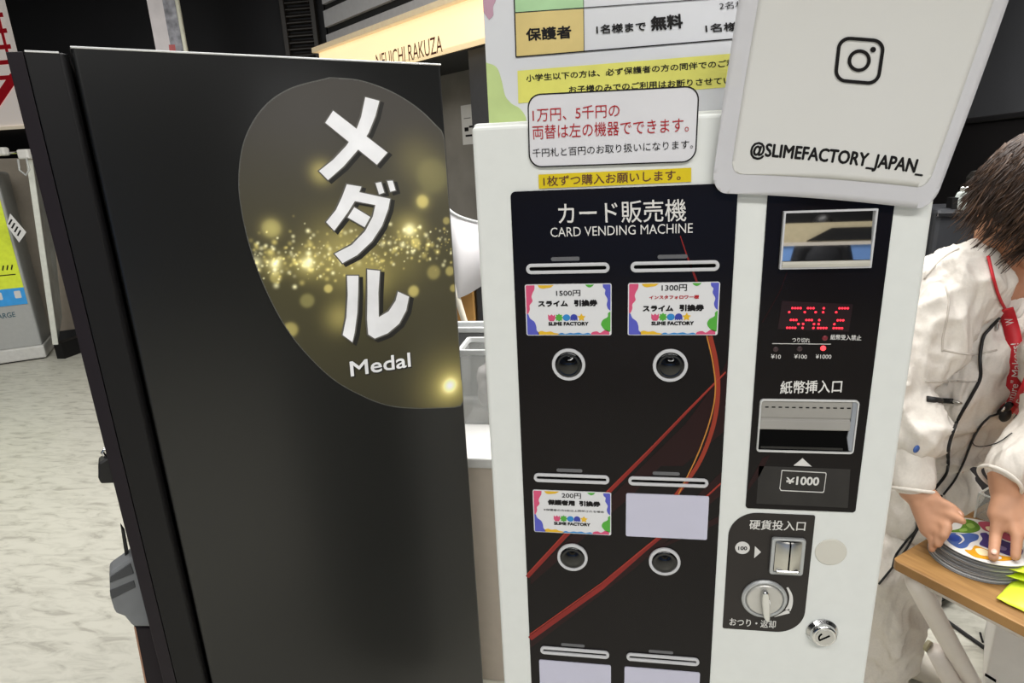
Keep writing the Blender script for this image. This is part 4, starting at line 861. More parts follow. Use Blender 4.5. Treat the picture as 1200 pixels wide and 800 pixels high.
# the near sleeve is a surface of its own: roomy upper sleeve, bell hem, narrow under-sleeve below it
SlE = at_y(1071, 505, 1.20)
A_ = MB(); A_.capsule(ShR-up*.004, ShR*.45+ElR*.55, .076, .071); A_.capsule(ShR*.45+ElR*.55, ElR, .071, .060); A_.capsule(ElR, SlE-(SlE-ElR)*.35, .060, .056); A_.capsule(SlE-(SlE-ElR)*.35, SlE, .056, .061)
av, an_, af = fuse(A_, .006, 4, .5)
U_ = MB(); U_.capsule(ElR+(SlE-ElR)*.5, WrR+(SlE-WrR)*.18, .046, .0385); uv_, un_, uf_ = fuse(U_, .005, 3, .5)
# cloth folds: long creases on the trunk and legs, rings gathering at the elbows, fine wrinkling
def creases(p, seed, fx, fy, fz): return 1-abs(noise.noise(Vector((p[0]*fx+seed, p[1]*fy+seed, p[2]*fz))))*2
def ridge(p, seed, s_, rot=0.): return 1-2*abs(noise.noise(Vector((p[0]*s_[0]+seed, p[1]*s_[1]+seed*.7, p[2]*s_[2]+p[0]*rot))))
def fold(v, n, amp, arm=True):
    out = np.empty(len(v))
    for i, p in enumerate(v):
        h1 = ridge(p, 3.1, (9, 9, 3.4), 3.); h2 = ridge(p, 8.7, (19, 19, 9), -6.); h3 = ridge(p, 1.7, (40, 40, 26))
        a_ = .0115*h1*abs(h1)+.0075*h2*abs(h2)+.0022*h3
        na = min(np.linalg.norm(p-ElR), np.linalg.norm(p-SlE), np.linalg.norm(p-ElL))
        if na < .16: a_ += .010*(1-na/.16)*ridge(p, 5.5, (12, 12, 30), 8.)
        if p[2] < .80: a_ += .010*ridge(p, 1.2, (7, 7, 7), 5.)+.004*ridge(p, 4.2, (16, 16, 12), 9.)
        wr = min(np.linalg.norm(p-WrL), np.linalg.norm(p-WrR)); out[i] = (a_-.006)*min(1, max(0, (wr-.03)/.10))
    return v+n*(out*amp)[:, None]
kv = fold(kv, kn2, 1.3); av = fold(av, an_, 1.3); uv_ = fold(uv_, un_, .45)
CLOTH = mat('white_coverall_cloth', (214, 207, 198), rough=.85, spec=.15, var=.04, scale=220, bump=.10)
nt = CLOTH.node_tree; b_ = nt.nodes['Principled BSDF']; mpn = nt.nodes.new('ShaderNodeMapping'); mpn.inputs['Scale'].default_value = (15, 15, 5); mpn.inputs['Rotation'].default_value = (.25, .2, .4)
tcn = nt.nodes.new('ShaderNodeTexCoord'); nz1 = nt.nodes.new('ShaderNodeTexNoise'); nz1.inputs['Scale'].default_value = 1; nz1.inputs['Detail'].default_value = 1.5; nz1.inputs['Distortion'].default_value = .9
bp1 = nt.nodes.new('ShaderNodeBump'); bp1.inputs['Strength'].default_value = .95; bp1.inputs['Distance'].default_value = .026
old = b_.inputs['Normal'].links[0].from_node
for a_, c_ in ((tcn.outputs['Object'], mpn.inputs[0]), (mpn.outputs[0], nz1.inputs['Vector']), (nz1.outputs[0], bp1.inputs['Height']), (bp1.outputs[0], old.inputs['Normal'])): nt.links.new(a_, c_)
cov = from_arrays('coverall', kv, kf, CLOTH, prs)
from_arrays('sleeve', av, af, CLOTH, cov); from_arrays('under_sleeve', uv_, uf_, CLOTH, cov)
bvh = BVHTree.FromPolygons([Vector(p) for p in kv]+[Vector(p) for p in av], kf+[[i+len(kv) for i in f_] for f_ in af])
def on_cloth(x, y, off=.003):
    d = ray(x, y); d = d/np.linalg.norm(d); h = bvh.ray_cast(Vector(CAM), Vector(d))
    if h[0] is None: return at_y(x, y, 1.35)
    return np.array(h[0])-d*off
def cloth_path(pts, n=6, off=.003): return [on_cloth(*p, off) for p in smooth_path(pts, n)]
DZ = mat('black_zip_tape', (22, 21, 22), rough=.5); SEAM = mat('cloth_seam', (188, 180, 171), rough=.9, spec=.1)
MB().tube(cloth_path([(1172, 372), (1160, 385), (1152, 396), (1148.5, 419), (1148.5, 443), (1137, 466), (1121, 495), (1112, 522), (1111, 545), (1107, 558), (1094, 574)], 8), .0032, 8).build('front_zip', DZ, cov, smooth=True)
pz = MB().tube(cloth_path([(1086, 467), (1100, 469), (1117, 470)], 6, .002), .006, 8).build('pocket_zip', DZ, cov, smooth=True)
MB().tube(cloth_path([(1117, 470), (1122, 471), (1127, 472.5)], 3, .006), [.003, .0035, .0025, .0025, .003, .003, .002], 8).build('zip_pull', STEEL, pz, smooth=True)
MB().tube(cloth_path([(1171, 374), (1169, 380), (1168, 387)], 3, .006), [.0025, .003, .002, .003, .0034, .003, .002], 8).build('zip_pull', STEEL, cov, smooth=True)
for k, l in enumerate(([(1083, 327), (1095, 312), (1108, 300), (1124, 291)], [(1106, 410), (1125, 414), (1145, 415), (1168, 410)], [(1084, 447), (1105, 447), (1122, 446)], [(1122, 446), (1136, 447), (1147, 446)], [(1108, 335), (1112, 352), (1110, 372), (1105, 395), (1104, 412)])):
    MB().tube(cloth_path(l, 6, .0005), .0019, 6).build('seam', SEAM, cov, smooth=True)
# turn-up rims where the sleeves end
def rim(c_, d_, R, r_, name):
    d_ = d_/np.linalg.norm(d_); a = np.cross(d_, (0, 0, 1)); a /= np.linalg.norm(a); b = np.cross(d_, a)
    MB().tube([c_+R*(math.cos(t)*a+math.sin(t)*b) for t in np.linspace(0, 2*math.pi, 37)], r_, 8, caps=False).build(name, CLOTH, cov, smooth=True)
rim(WrR+(SlE-WrR)*.0, WrR-SlE, .0345, .0035, 'cuff'); rim(ElL+(WrL-ElL)*1.06, WrL-ElL, .0345, .0036, 'cuff')
cl = []                                                 # stand collar, open at the throat
Bk, Ft = at_y(1153, 281, 1.435), at_y(1176, 374, 1.315); NB = (Bk+Ft)/2; ca2 = (Ft-Bk)/2; cb2 = rv*.074-ca2*((rv*.074) @ ca2)/(ca2 @ ca2); cup = np.cross(ca2, cb2); cup /= np.linalg.norm(cup); cup = cup if cup[2] > 0 else -cup
for t in np.linspace(-2.5, 2.5, 36):
    d_ = -ca2*math.cos(t)+cb2*math.sin(t); k_ = (abs(t)/2.5)**3
    cl.append((NB+d_*1.05-cup*.030, NB+d_*(.98+.10*k_)+cup*(.026-.018*k_)))
vs = [p for pr in cl for p in pr]; mb = MB(); mb.add(vs, [[2*i, 2*i+1, 2*i+3, 2*i+2] for i in range(len(cl)-1)]); o = mb.build('collar', CLOTH, cov, smooth=True); m_ = o.modifiers.new('s', 'SOLIDIFY'); m_.thickness = .005
bd = on_cloth(1074, 526, .002); bx = on_cloth(1078, 526, .002)-bd; MB().ellipsoid(bd, .008, .004, .008, (rv, fwd, spine), 16, 10).build('blue_badge', mat('blue_badge', (58, 92, 158), rough=.4), cov, smooth=True)
# shoes
SHOE = mat('white_shoe', (206, 200, 188), rough=.6)
for c_ in (AnR, AnL):
    mb = MB(); mb.capsule(c_-up*.045, c_-up*.05+fh*.14, .044, .038); sv, sn_, sf = fuse(mb, .008, 3); sv[:, 2] = np.maximum(sv[:, 2], .002); from_arrays('shoe', sv, sf, SHOE, prs)
# --- hair: a cap over the skull and layered, outward-flicked locks
HAIR = mat('brown_hair', (50, 34, 25), rough=.5, spec=.45, var=.35, scale=35); HAIR2 = mat('lighter_brown_hair', (78, 56, 40), rough=.48, spec=.45, var=.3, scale=35)
hc = HeadC-fd*.012+hu*.012
mb = MB(); mb.ellipsoid(hc, .086, .102, .108, (hr, fd, hu), 30, 20)
keep = MB(); kvv = [np.array(p) for p in mb.v]; okv = [((p-HeadC) @ fd < .055-.35*max(0, -(p-HeadC) @ hu)) and ((p-HeadC) @ hu > -.075) for p in kvv]
keep.v = mb.v; keep.f = [f_ for f_ in mb.f if all(okv[i] for i in f_)]
cap = keep.build('hair', HAIR, prs, smooth=True); m_ = cap.modifiers.new('s', 'SOLIDIFY'); m_.thickness = .008; m_.offset = -1
flow0 = np.array([-.80, .05, -.60]); flow0 /= np.linalg.norm(flow0); locks = (MB(), MB())
for ci in range(260):
    th_ = math.acos(rng.uniform(-.40, 1)); ph = rng.uniform(0, 2*math.pi)
    n_ = hr*math.sin(th_)*math.cos(ph)+fd*math.sin(th_)*math.sin(ph)+hu*math.cos(th_)
    if n_ @ fd > .62 or (n_ @ hu < -.12 and rng.random() < .6): continue
    root = hc+hr*(n_ @ hr)*.095+fd*(n_ @ fd)*.111+hu*(n_ @ hu)*.117
    crown = hu*.8-fd*.35; dn = n_*1.0-crown*.9; dn = dn+flow0*.75; dn = dn-n_*(dn @ n_); dn /= np.linalg.norm(dn)+1e-9
    L_ = rng.uniform(.08, .135)*(1. if (n_ @ flow0) < .5 else .95); lift = rng.uniform(.05, .4); side = np.cross(n_, dn)
    for k in range(13):
        o_ = side*rng.normal(0, .006)+n_*rng.normal(0, .002); ll = L_*rng.uniform(.75, 1.12); cur = rng.normal(0, .05); pts = []; p = root+o_; d_ = dn+n_*lift*.4
        N = 8
        for j in range(N+1):
            pts.append(p); t = j/N
            d_ = d_+(flow0*.16+np.array([0, 0, -.16])*(1-t)-n_*.16*(t < .6)+side*cur*.4+n_*.10*(t > .6)+rng.normal(0, .06, 3)+side*.10*math.sin(j*1.3+ci)); d_ /= np.linalg.norm(d_)
            p = p+d_*ll/N
            q_ = p-hc; e_ = np.array([q_ @ hr/.096, q_ @ fd/.112, q_ @ hu/.118]); m2 = np.linalg.norm(e_)
            if m2 < 1: p = hc+q_/m2*1.01
            tt_ = p-nb_; tt_ = tt_-spine*(tt_ @ spine); dd_ = np.linalg.norm(tt_)
            if dd_ < .062 and (p-nb_) @ spine > 0: p = p+tt_/(dd_+1e-9)*(.062-dd_)
        locks[1 if rng.random() < .3 else 0].tube(pts, [.0021*(1-.8*(j/N)**1.5) for j in range(N+1)], 4)
locks[0].build('locks', HAIR, cap, smooth=True); locks[1].build('highlight_locks', HAIR2, cap, smooth=True)
# --- lanyard and clip-on microphone cable
LAN = mat('red_lanyard', (186, 28, 40), rough=.55, var=.06)
lan = None
def ribbon(path_px, width, off, name, m, parent):
    P = [on_cloth(*p, off) for p in path_px]; P = [np.array(p) for p in P]
    for _ in range(24): P = [P[0]]+[(P[i-1]+2*P[i]+P[i+1])/4 for i in range(1, len(P)-1)]+[P[-1]]
    Bs = []
    for i in range(len(P)):
        t = P[min(i+1, len(P)-1)]-P[max(i-1, 0)]; t /= np.linalg.norm(t); c_ = CAM-P[i]; c_ /= np.linalg.norm(c_); b = np.cross(t, c_); b /= np.linalg.norm(b); Bs.append((b, np.cross(b, t)))
    mb = MB(); mb.add([q for i in range(len(P)) for q in (P[i]-Bs[i][0]*width/2, P[i]+Bs[i][0]*width/2)], [[2*i, 2*i+1, 2*i+3, 2*i+2] for i in range(len(P)-1)])
    o = mb.build(name, m, parent, smooth=True); s_ = o.modifiers.new('s', 'SOLIDIFY'); s_.thickness = .0012; s_.offset = 0
    return o, P, Bs
MB().tube([on_cloth(x, y, .006) for x, y in smooth_path([(1158, 300), (1164, 325), (1171, 348), (1181, 368)], 5)], .0028, 8).build('neck_cord', LAN, prs, smooth=True)
p1 = smooth_path([(1178, 362), (1183, 376), (1188, 395), (1191, 420), (1190, 445), (1186, 465), (1178, 482)], 6)
s1, P1, B1 = ribbon(p1, .026, .009, 'lanyard', LAN, prs); lan = s1; lan['label'] = 'red lanyard strap with white words'
p2 = smooth_path([(1226, 350), (1222, 390), (1215, 425), (1205, 455), (1194, 474), (1186, 482)], 6)
s2, P2_, B2 = ribbon(p2, .022, .014, 'lanyard', LAN, prs)
def ribbon_text(P, Bs, body, t0, t1, h, parent):
    v, f = text_mesh(body); N = len(P)-1; out = []
    for a, b in v:
        t = (t0+(t1-t0)*a)*N; i = min(max(int(t), 0), N-1); k = t-i; c_ = P[i]*(1-k)+P[i+1]*k; out.append(c_+Bs[i][0]*(.5-b)*h*-1+Bs[i][1]*-.0011*(1 if Bs[i][1] @ (P[i]-CAM) > 0 else -1))
    MB().add(out, f).build('lettering', PRINT_W, parent)
ribbon_text(P1, B1, '"Future" Makers!', .96, .38, .013, s1)
ribbon_text(P1, B1, 'W', .20, .12, .013, s1); ribbon_text(P2_, B2, 'Future of', .8, .25, .012, s2)
mc = on_cloth(1178, 486, .022)
MB().ellipsoid(mc, .012, .010, .016, AX, 14, 10).build('clip', DZ, lan, smooth=True)
MB().tube([mc+up*.012+rv*.018, mc+up*.02+rv*.006, mc+up*.024-rv*.012, mc+up*.012-rv*.024, mc-up*.004-rv*.018], .0022, 8).build('ring', CHROME, lan, smooth=True)
mic = MB().tube([on_cloth(1172, 484, .016)]+cloth_path([(1160, 488), (1150, 498), (1140, 515), (1130, 540), (1119, 562), (1106, 579)], 6, .005), .0022, 8).build('microphone_cable', DZ, prs, smooth=True)
MB().capsule(on_cloth(1174, 483, .02), on_cloth(1183, 474, .028), .008, .0065).build('microphone', DZ, mic, smooth=True)
MB().tube(cloth_path([(1146, 505), (1141, 511), (1140, 519), (1146, 523), (1158, 522), (1172, 517), (1186, 507)], 6, .006), .0011, 6).build('cord', DZ, mic, smooth=True)
for l in ([(1097, 574), (1086, 590), (1076, 606), (1074, 620), (1062, 634), (1050, 650), (1046, 664)], [(1104, 580), (1090, 597), (1078, 615), (1064, 640), (1048, 662), (1030, 684)]): MB().tube(cloth_path(l, 6, .004), .0024, 8).build('microphone_cable', DZ, prs, smooth=True)

# ================================================================== folding table and what stands on it
TZ = .74
tc0 = at_z(1045, 655, TZ); te1 = np.array([.783, .622, 0]); te2 = np.array([.622, -.783, 0])
FTb = Frame((tc0[0], tc0[1], TZ), te1, te2, (0, 0, 1))
tb = thing('folding_table', 'wooden-topped folding table with white crossed legs, in front of the person', 'table', FTb(.3, .5, -TZ))
wd = bpy.data.materials.new('oak_laminate'); wd.use_nodes = True; nt = wd.node_tree; bs = nt.nodes['Principled BSDF']
tcn = nt.nodes.new('ShaderNodeTexCoord'); mp = nt.nodes.new('ShaderNodeMapping'); mp.inputs['Rotation'].default_value = (0, 0, -.67); n1 = nt.nodes.new('ShaderNodeTexNoise')
mp2 = nt.nodes.new('ShaderNodeMapping'); mp2.inputs['Scale'].default_value = (60, 5, 1)
n1.inputs['Scale'].default_value = 1.6; n1.inputs['Detail'].default_value = 6; rp = nt.nodes.new('ShaderNodeValToRGB')
rp.color_ramp.elements[0].position = .3; rp.color_ramp.elements[0].color = (*lin((132, 96, 54)), 1); rp.color_ramp.elements[1].position = .7; rp.color_ramp.elements[1].color = (*lin((166, 126, 76)), 1)
for a_, b_ in ((tcn.outputs['Object'], mp.inputs[0]), (mp.outputs[0], mp2.inputs[0]), (mp2.outputs[0], n1.inputs['Vector']), (n1.outputs[0], rp.inputs[0]), (rp.outputs[0], bs.inputs['Base Color'])): nt.links.new(a_, b_)
bs.inputs['Roughness'].default_value = .45; bs.inputs['Specular IOR Level'].default_value = .35
MB().prism(FTb, rrect(0, 0, .615, 1.0, .012, 5), -.019, 0).build('table_top', wd, tb, bevel=.0015)
LEGM = mat('white_tube_steel', (214, 205, 196), rough=.4, var=.02)
def tube_leg(a, b, c_=None): return MB().tube([np.array(p) for p in smooth_path([a, b] if c_ is None else [a, b, c_], 8)], .019, 14).build('leg', LEGM, tb, smooth=True)
# crossed frames under either end
for vv in (.035, .93):
    s_ = 1 if vv < .5 else -1
    tube_leg(FTb(.028, vv, -.03), FTb(.075, vv, -.10), FTb(.58, vv, -TZ+.019)); tube_leg(FTb(.235, vv-.032*s_, -.325), FTb(.47, vv+.03*s_, -TZ+.019))
    MB().lathe(Frame(FTb(.235, vv-.050*s_, -.325), te1, (0, 0, 1), -te2*s_), [(.013, -.006), (.013, .001), (.008, .003)], 18).build('pivot', mat('aged_brass_cap', (150, 142, 112), rough=.5), tb)
for u_ in (.03, .585): MB().tube([FTb(u_, .035, -.032), FTb(u_, .97, -.032)], .011, 10).build('rail', LEGM, tb, smooth=True)
# stack of round plates: fifteen grey-edged discs, the top one printed
pc_ = np.array([.685, 1.093]); PRa = .0752
EDG = mat('grey_plate_edge', (118, 119, 120), rough=.35, spec=.5, var=.05); EDG2 = mat('light_grey_plate_edge', (176, 178, 180), rough=.3, spec=.5); PW = mat('white_gloss_print', (220, 218, 214), rough=.25, spec=.45, var=.01)
NP = 14; hz = .0405/NP
for k in range(NP):
    j = rng.normal(0, .0012, 2); cx, cy = pc_+j+np.array([-.008, .0])*(1-k/(NP-1)); z = TZ+hz*k; last = k == NP-1; R0 = PRa*(.985 if not last else 1.)
    Fp = Frame((cx, cy, z), (1, 0, 0), (0, 1, 0), (0, 0, 1)); t = hz-.0003
    pl_ = MB().lathe(Fp, [(R0-.0016, 0), (R0, .0006), (R0, t-.0006), (R0-.0012, t), (.0003, t)], 72).build('plate', PW if last else (EDG2 if k in (1, 3, 8) else EDG), None, smooth=False)
    tag(pl_, 'top round plate printed with colourful blobs, under the two hands' if last else ('bottom round plate of the stack, resting on the wooden table' if k == 0 else 'grey round plate inside the stack on the wooden table, under the printed one'), 'plate', 'round plates stacked on the table')
FPl = Frame((pc_[0], pc_[1], TZ+hz*NP-.0002), (1, 0, 0), (0, 1, 0), (0, 0, 1))
PC = {k: mat('plate_'+k, v, rough=.25, spec=.45, var=.08, scale=60) for k, v in dict(green=(92, 134, 44), blue=(72, 98, 160), violet=(70, 58, 118), amber=(214, 152, 36), rose=(178, 74, 96), pale=(226, 224, 222), lilac=(150, 140, 190), cream=(236, 220, 180), leaf=(140, 176, 84), sky=(44, 76, 170)).items()}
def blob(cl_, pts, w1=.0006):
    pp = [FPl.px(1090+x/5.72, 550+y/5.72) for x, y in pts]
    return MB().prism(FPl, [tuple(p) for p in smooth_path(pp, 6, closed=True)], 0, w1).build('blob_print', PC[cl_], pl_)
blob('blue', [(108, 440), (150, 425), (215, 432), (270, 428), (322, 440), (318, 470), (270, 490), (245, 520), (200, 528), (150, 505), (112, 470)])
blob('green', [(110, 415), (200, 395), (225, 345), (255, 335), (300, 350), (335, 385), (325, 410), (270, 425), (200, 422)])
blob('violet', [(335, 430), (375, 425), (395, 440), (440, 445), (500, 480), (560, 500), (618, 535), (610, 575), (560, 585), (480, 560), (420, 535), (370, 520), (330, 500), (350, 465)])
blob('amber', [(232, 540), (275, 540), (300, 510), (350, 525), (420, 555), (470, 575), (545, 590), (558, 605), (470, 612), (360, 600), (290, 582)])
blob('rose', [(322, 355), (375, 350), (420, 365), (470, 400), (520, 430), (560, 445), (575, 470), (540, 482), (480, 460), (420, 425), (370, 410), (340, 385)])
blob('rose', [(535, 398), (590, 405), (640, 430), (640, 450), (590, 440), (545, 420)])
blob('pale', [(500, 345), (540, 345), (560, 375), (530, 372)], .0007)
for cl_, l in (('sky', [(130, 448), (165, 440), (195, 458), (190, 480), (155, 482), (130, 468)]), ('pale', [(170, 432), (205, 440), (230, 470), (215, 490), (190, 500), (215, 475), (200, 450)]), ('leaf', [(240, 372), (275, 362), (300, 385), (270, 396)]), ('leaf', [(195, 405), (235, 395), (248, 412), (205, 418)]),
               ('cream', [(302, 535), (345, 532), (395, 552), (425, 575), (390, 582), (330, 572)]), ('lilac', [(405, 500), (450, 505), (510, 528), (500, 545), (440, 530), (400, 515)]), ('lilac', [(535, 530), (570, 535), (580, 560), (550, 560)]), ('pale', [(440, 590), (470, 585), (478, 600), (450, 604)]), ('cream', [(370, 388), (400, 385), (420, 405), (390, 412)])):
    blob(cl_, l, .0010)
# folded fluorescent sheets
LIME = mat('fluorescent_lime_film', (222, 240, 66), rough=.35, spec=.4, var=.08, scale=18, alpha=.93); LIME2 = mat('deep_lime_film', (206, 232, 34), rough=.35, spec=.4, var=.08, scale=18, alpha=.95)
def film(nm, pts, m, label):
    P = [at_z(x, y, z) for x, y, z in pts]; n = 10; g = []
    for i in range(n+1):
        for j in range(n+1):
            a, b = i/n, j/n; p = (P[0]*(1-a)+P[1]*a)*(1-b)+(P[3]*(1-a)+P[2]*a)*b; g.append(p+np.array([0, 0, .0035*noise.noise(Vector((p[0]*45, p[1]*45, 3.)))+.004*math.sin(3.1*a)*abs(math.sin(4*b))+.004]))
    o = MB().add(g, [[i*(n+1)+j, (i+1)*(n+1)+j, (i+1)*(n+1)+j+1, i*(n+1)+j+1] for i in range(n) for j in range(n)]).build('film_sheet', m, None, smooth=True)
    s_ = o.modifiers.new('s', 'SOLIDIFY'); s_.thickness = .0008; return tag(o, label, 'plastic sheet', 'fluorescent lime sheets at the table edge')
film('a', [(1167, 703, TZ+.001), (1215, 725, TZ+.001), (1235, 690, TZ+.003), (1188, 680, TZ+.002)], LIME, 'lowest lime green film sheet, lying flat by the wooden table edge')
film('b', [(1178, 676, TZ+.015), (1230, 694, TZ+.015), (1240, 676, TZ+.018), (1190, 664, TZ+.016)], LIME2, 'middle bright lime film sheet between two paler ones, beside the plates')
film('c', [(1181, 668, TZ+.028), (1230, 684, TZ+.028), (1245, 655, TZ+.032), (1200, 649, TZ+.030)], LIME, 'uppermost pale lime film sheet, folded over, nearest the plates')
# clear acrylic tray behind the plates
tz0 = at_z(1141, 606, TZ); FTr = Frame(FTb.o+te1*float((tz0-FTb.o) @ te1)+te2*float((tz0-FTb.o) @ te2), te1, te2, (0, 0, 1))
tr = thing('acrylic_tray', 'clear acrylic tray with frosted edges behind the plates on the wooden table', 'tray', FTr(.1, .12, 0))
ACR = mat('clear_acrylic', (206, 214, 212), rough=.08, spec=.5, alpha=.16); ACE = mat('acrylic_edge', (224, 228, 224), rough=.3, spec=.5)
MB().box((0, 0, 0), (.25, .30, .003), FTr).build('tray_floor', ACR, tr)
for nm, lo_, hi_ in (('side', (0, 0, .003), (.25, .003, .055)), ('side', (0, .297, .003), (.25, .30, .055)), ('side', (0, .003, .003), (.003, .297, .055)), ('side', (.247, .003, .003), (.25, .297, .055))):
    MB().box(lo_, hi_, FTr).build(nm, ACR, tr)
MB().ring(FTr, [(0, 0), (.25, 0), (.25, .30), (0, .30)], [(.003, .003), (.247, .003), (.247, .297), (.003, .297)], .055, .0575).build('rim', ACE, tr)
MB().box((-.0005, -.0005, 0), (.0025, .0025, .055), FTr).build('corner', ACE, tr)

# white box under the table, floor cable, black machine with red trim behind
bxp = at_z(1150, 812, 0); FBx = Frame((bxp[0], bxp[1], 0), (.87, -.49, 0), (0, 0, 1), (-.49, -.87, 0))
ub_ = FBx.px(1163, 728)[1]
wb = thing('storage_box', 'white storage box with a dark hand slot under the wooden table', 'box', FBx(.25, 0, -.15))
MB().box((0, 0, -.3), (.5, ub_+.10, 0), FBx).build('body', mat('white_box_board', (238, 235, 231), rough=.6, var=.02), wb, bevel=.006)
h0, h1 = FBx.px(1154, 791), FBx.px(1167, 799); MB().prism(FBx, [(h0[0], h0[1]), (h1[0], h1[1]), (h1[0], h1[1]+.008), (h0[0], h0[1]+.008)], 0, .002).build('hand_slot', VOID, wb)
MB().box((-.006, ub_+.10, -.306), (.506, ub_+.125, .006), FBx).build('lid', mat('white_box_board', 0), wb, bevel=.004)
cbl = MB().tube([np.array((*at_z(x, y, 0)[:2], .006)) for x, y in ((1050, 688), (1079, 707), (1105, 726), (1130, 744), (1154, 761), (1200, 796))], .006, 8).build('floor_cable', mat('black_rubber_cable', (26, 25, 25), rough=.6), None, smooth=True)
tag(cbl, 'black cable running across the pale floor under the wooden table', 'cable')
scp = MB().tube([np.array((*at_z(x, y, 0)[:2], .003)) for x, y in ((1148.5, 742), (1150, 748), (1151.5, 753))], .003, 6).build('floor_clip', mat('black_rubber_cable', 0), None); tag(scp, 'tiny dark wire scrap on the floor beside the white box', 'scrap')
am_ = at_y(1160, 560, 1.95); FAm = Frame((am_[0], am_[1], 0), (.83, .56, 0), (0, 0, 1), (.56, -.83, 0))
ab_ = thing('game_cabinet', 'dark game cabinet with red edge trim behind the white sleeve', 'arcade machine', FAm(.25, 0, -.2))
u0 = FAm.px(1128, 590)[0]; ur = FAm.px(1194, 545)[0]
MB().box((u0-.08, .04, -.40), (u0+.5, 1.02, 0), FAm).build('body', mat('charcoal_cabinet', (46, 42, 44), rough=.5), ab_, bevel=.012)
MB().box((ur-.012, .10, 0), (ur+.014, .98, .012), FAm).build('red_trim', mat('red_trim', (168, 30, 38), rough=.4), ab_, bevel=.003)
MB().box((u0-.06, 0, -.38), (u0+.48, .04, -.03), FAm).build('plinth', VOID, ab_)

# ================================================================== things seen in the gap between the cabinet and the white machine
ctr_w = thing('counter', 'white-topped counter in the gap between black cabinet and white machine', 'counter', (-.2, 1.75, 0))
cz = .74; yf = at_z(560, 537, cz)[1]
MB().box((-.43, yf+.012, .0), (-.05, yf+.24, cz-.03), W3).build('front_panel', mat('beige_board', (206, 194, 180), rough=.6, var=.03), ctr_w, bevel=.003)
MB().box((-.44, yf, cz-.03), (-.04, yf+.25, cz), W3).build('counter_top', mat('white_laminate', (222, 221, 218), rough=.35, var=.02), ctr_w, bevel=.004)
yb0 = at_z(556, 497, cz)[1]; FG = Frame((0, yb0, 0), (1, 0, 0), (0, 0, 1), (0, -1, 0))
zt_ = FG.px(552, 411)[1]; xa, xb = -.425, -.20
bn_ = thing('storage_bin', 'clear plastic bin full of crumpled bags in the narrow gap', 'bin', ((xa+xb)/2, yb0+.1, cz))
CB = mat('cloudy_bin_plastic', (206, 208, 206), rough=.25, spec=.4, alpha=.35, var=.03)
for lo_, hi_ in (((xa, cz, -.003), (xb, zt_, 0)), ((xa, cz, -.13), (xb, zt_, -.127)), ((xa, cz, -.127), (xa+.003, zt_, -.003)), ((xb-.003, cz, -.127), (xb, zt_, -.003)), ((xa, cz, -.127), (xb, cz+.003, -.003))): MB().box(lo_, hi_, FG).build('side', CB, bn_)
MB().ring(Frame((0, yb0, zt_), (1, 0, 0), (0, 1, 0), (0, 0, 1)), rrect(xa-.006, -.006, xb+.006, .136, .01), rrect(xa+.004, .004, xb-.004, .126, .008), -.012, .004).build('rim', mat('pale_bin_rim', (206, 208, 208), rough=.35), bn_, bevel=.002)
mb = MB()
for k in range(16):
    c_ = np.array([rng.uniform(xa+.05, xb-.05), yb0+rng.uniform(.045, .085), cz+.045+rng.uniform(0, zt_-cz-.12)]); mb.ellipsoid(c_, rng.uniform(.035, .045), rng.uniform(.03, .038), rng.uniform(.03, .05), n=14, m=9)
bvv, bnn, bff = fuse(mb, .008, 2); bvv = bvv+bnn*np.array([.010*(1-2*abs(noise.noise(Vector(p*26)))) for p in bvv])[:, None]; bvv[:, 2] = np.maximum(bvv[:, 2], cz+.004); bvv[:, 1] = np.clip(bvv[:, 1], yb0+.005, yb0+.125); bvv[:, 0] = np.clip(bvv[:, 0], xa+.005, xb-.005)
bg = from_arrays('crumpled_bags', bvv, bff, mat('crumpled_clear_bags', (206, 200, 198), rough=.2, spec=.6, var=.12, scale=20), None); bg['kind'] = 'stuff'; tag(bg, 'crumpled clear bags heaped inside the plastic bin in the gap', 'bags')
yt_ = yb0+.22; FH = Frame((0, yt_, 0), (1, 0, 0), (0, 0, 1), (0, -1, 0)); z1_ = FH.px(550, 385)[1]
tu = thing('grey_tub', 'grey metal tub with bright rim behind the clear bin', 'tub', (-.42, yt_+.1, cz))
mb = MB().box((-.60, cz, -.07), (-.30, z1_-.01, 0), FH); mb.build('body', mat('grey_tub_metal', (150, 152, 154), rough=.35, metal=.4), tu, bevel=.01)
MB().ring(Frame((0, yt_, z1_), (1, 0, 0), (0, 1, 0), (0, 0, 1)), rrect(-.61, -.01, -.29, .08, .02), rrect(-.595, .005, -.305, .065, .015), -.012, .006).build('rim', mat('pale_bin_rim', 0), tu, bevel=.003)
# the counter carries on behind as a low shelf that holds the tub and carton
shf = thing('back_shelf', 'pale shelf unit behind the clear bin, holding tub and carton', 'shelf', (-.45, yt_+.25, 0))
MB().box((-.70, 0, -.62), (-.10, cz-.02, -.0), Frame((0, yt_-.02, 0), (1, 0, 0), (0, 0, 1), (0, -1, 0))).build('body', mat('beige_board', 0), shf, bevel=.003)
MB().box((-.71, cz-.02, -.63), (-.09, cz, .0), Frame((0, yt_-.02, 0), (1, 0, 0), (0, 0, 1), (0, -1, 0))).build('shelf_board', mat('white_laminate', 0), shf, bevel=.003)
FCa = Frame((0, yt_+.27, 0), (1, 0, 0), (0, 0, 1), (0, -1, 0)); zc_ = FCa.px(550, 330)[1]; xcb = FCa.px(555, 360)[0]
ct = thing('cardboard_box', 'brown cardboard box behind the white curved shade in the gap', 'box', (-.5, yt_+.4, cz))
MB().box((-.69, cz, -.24), (xcb, zc_+.06, 0), FCa).build('carton', mat('brown_cardboard', (176, 132, 72), rough=.8, var=.06), ct, bevel=.003)
MB().box((xcb-.20, cz, 0), (xcb-.17, zc_+.06, .002), FCa).build('tape', mat('packing_tape', (150, 108, 54), rough=.3), ct)
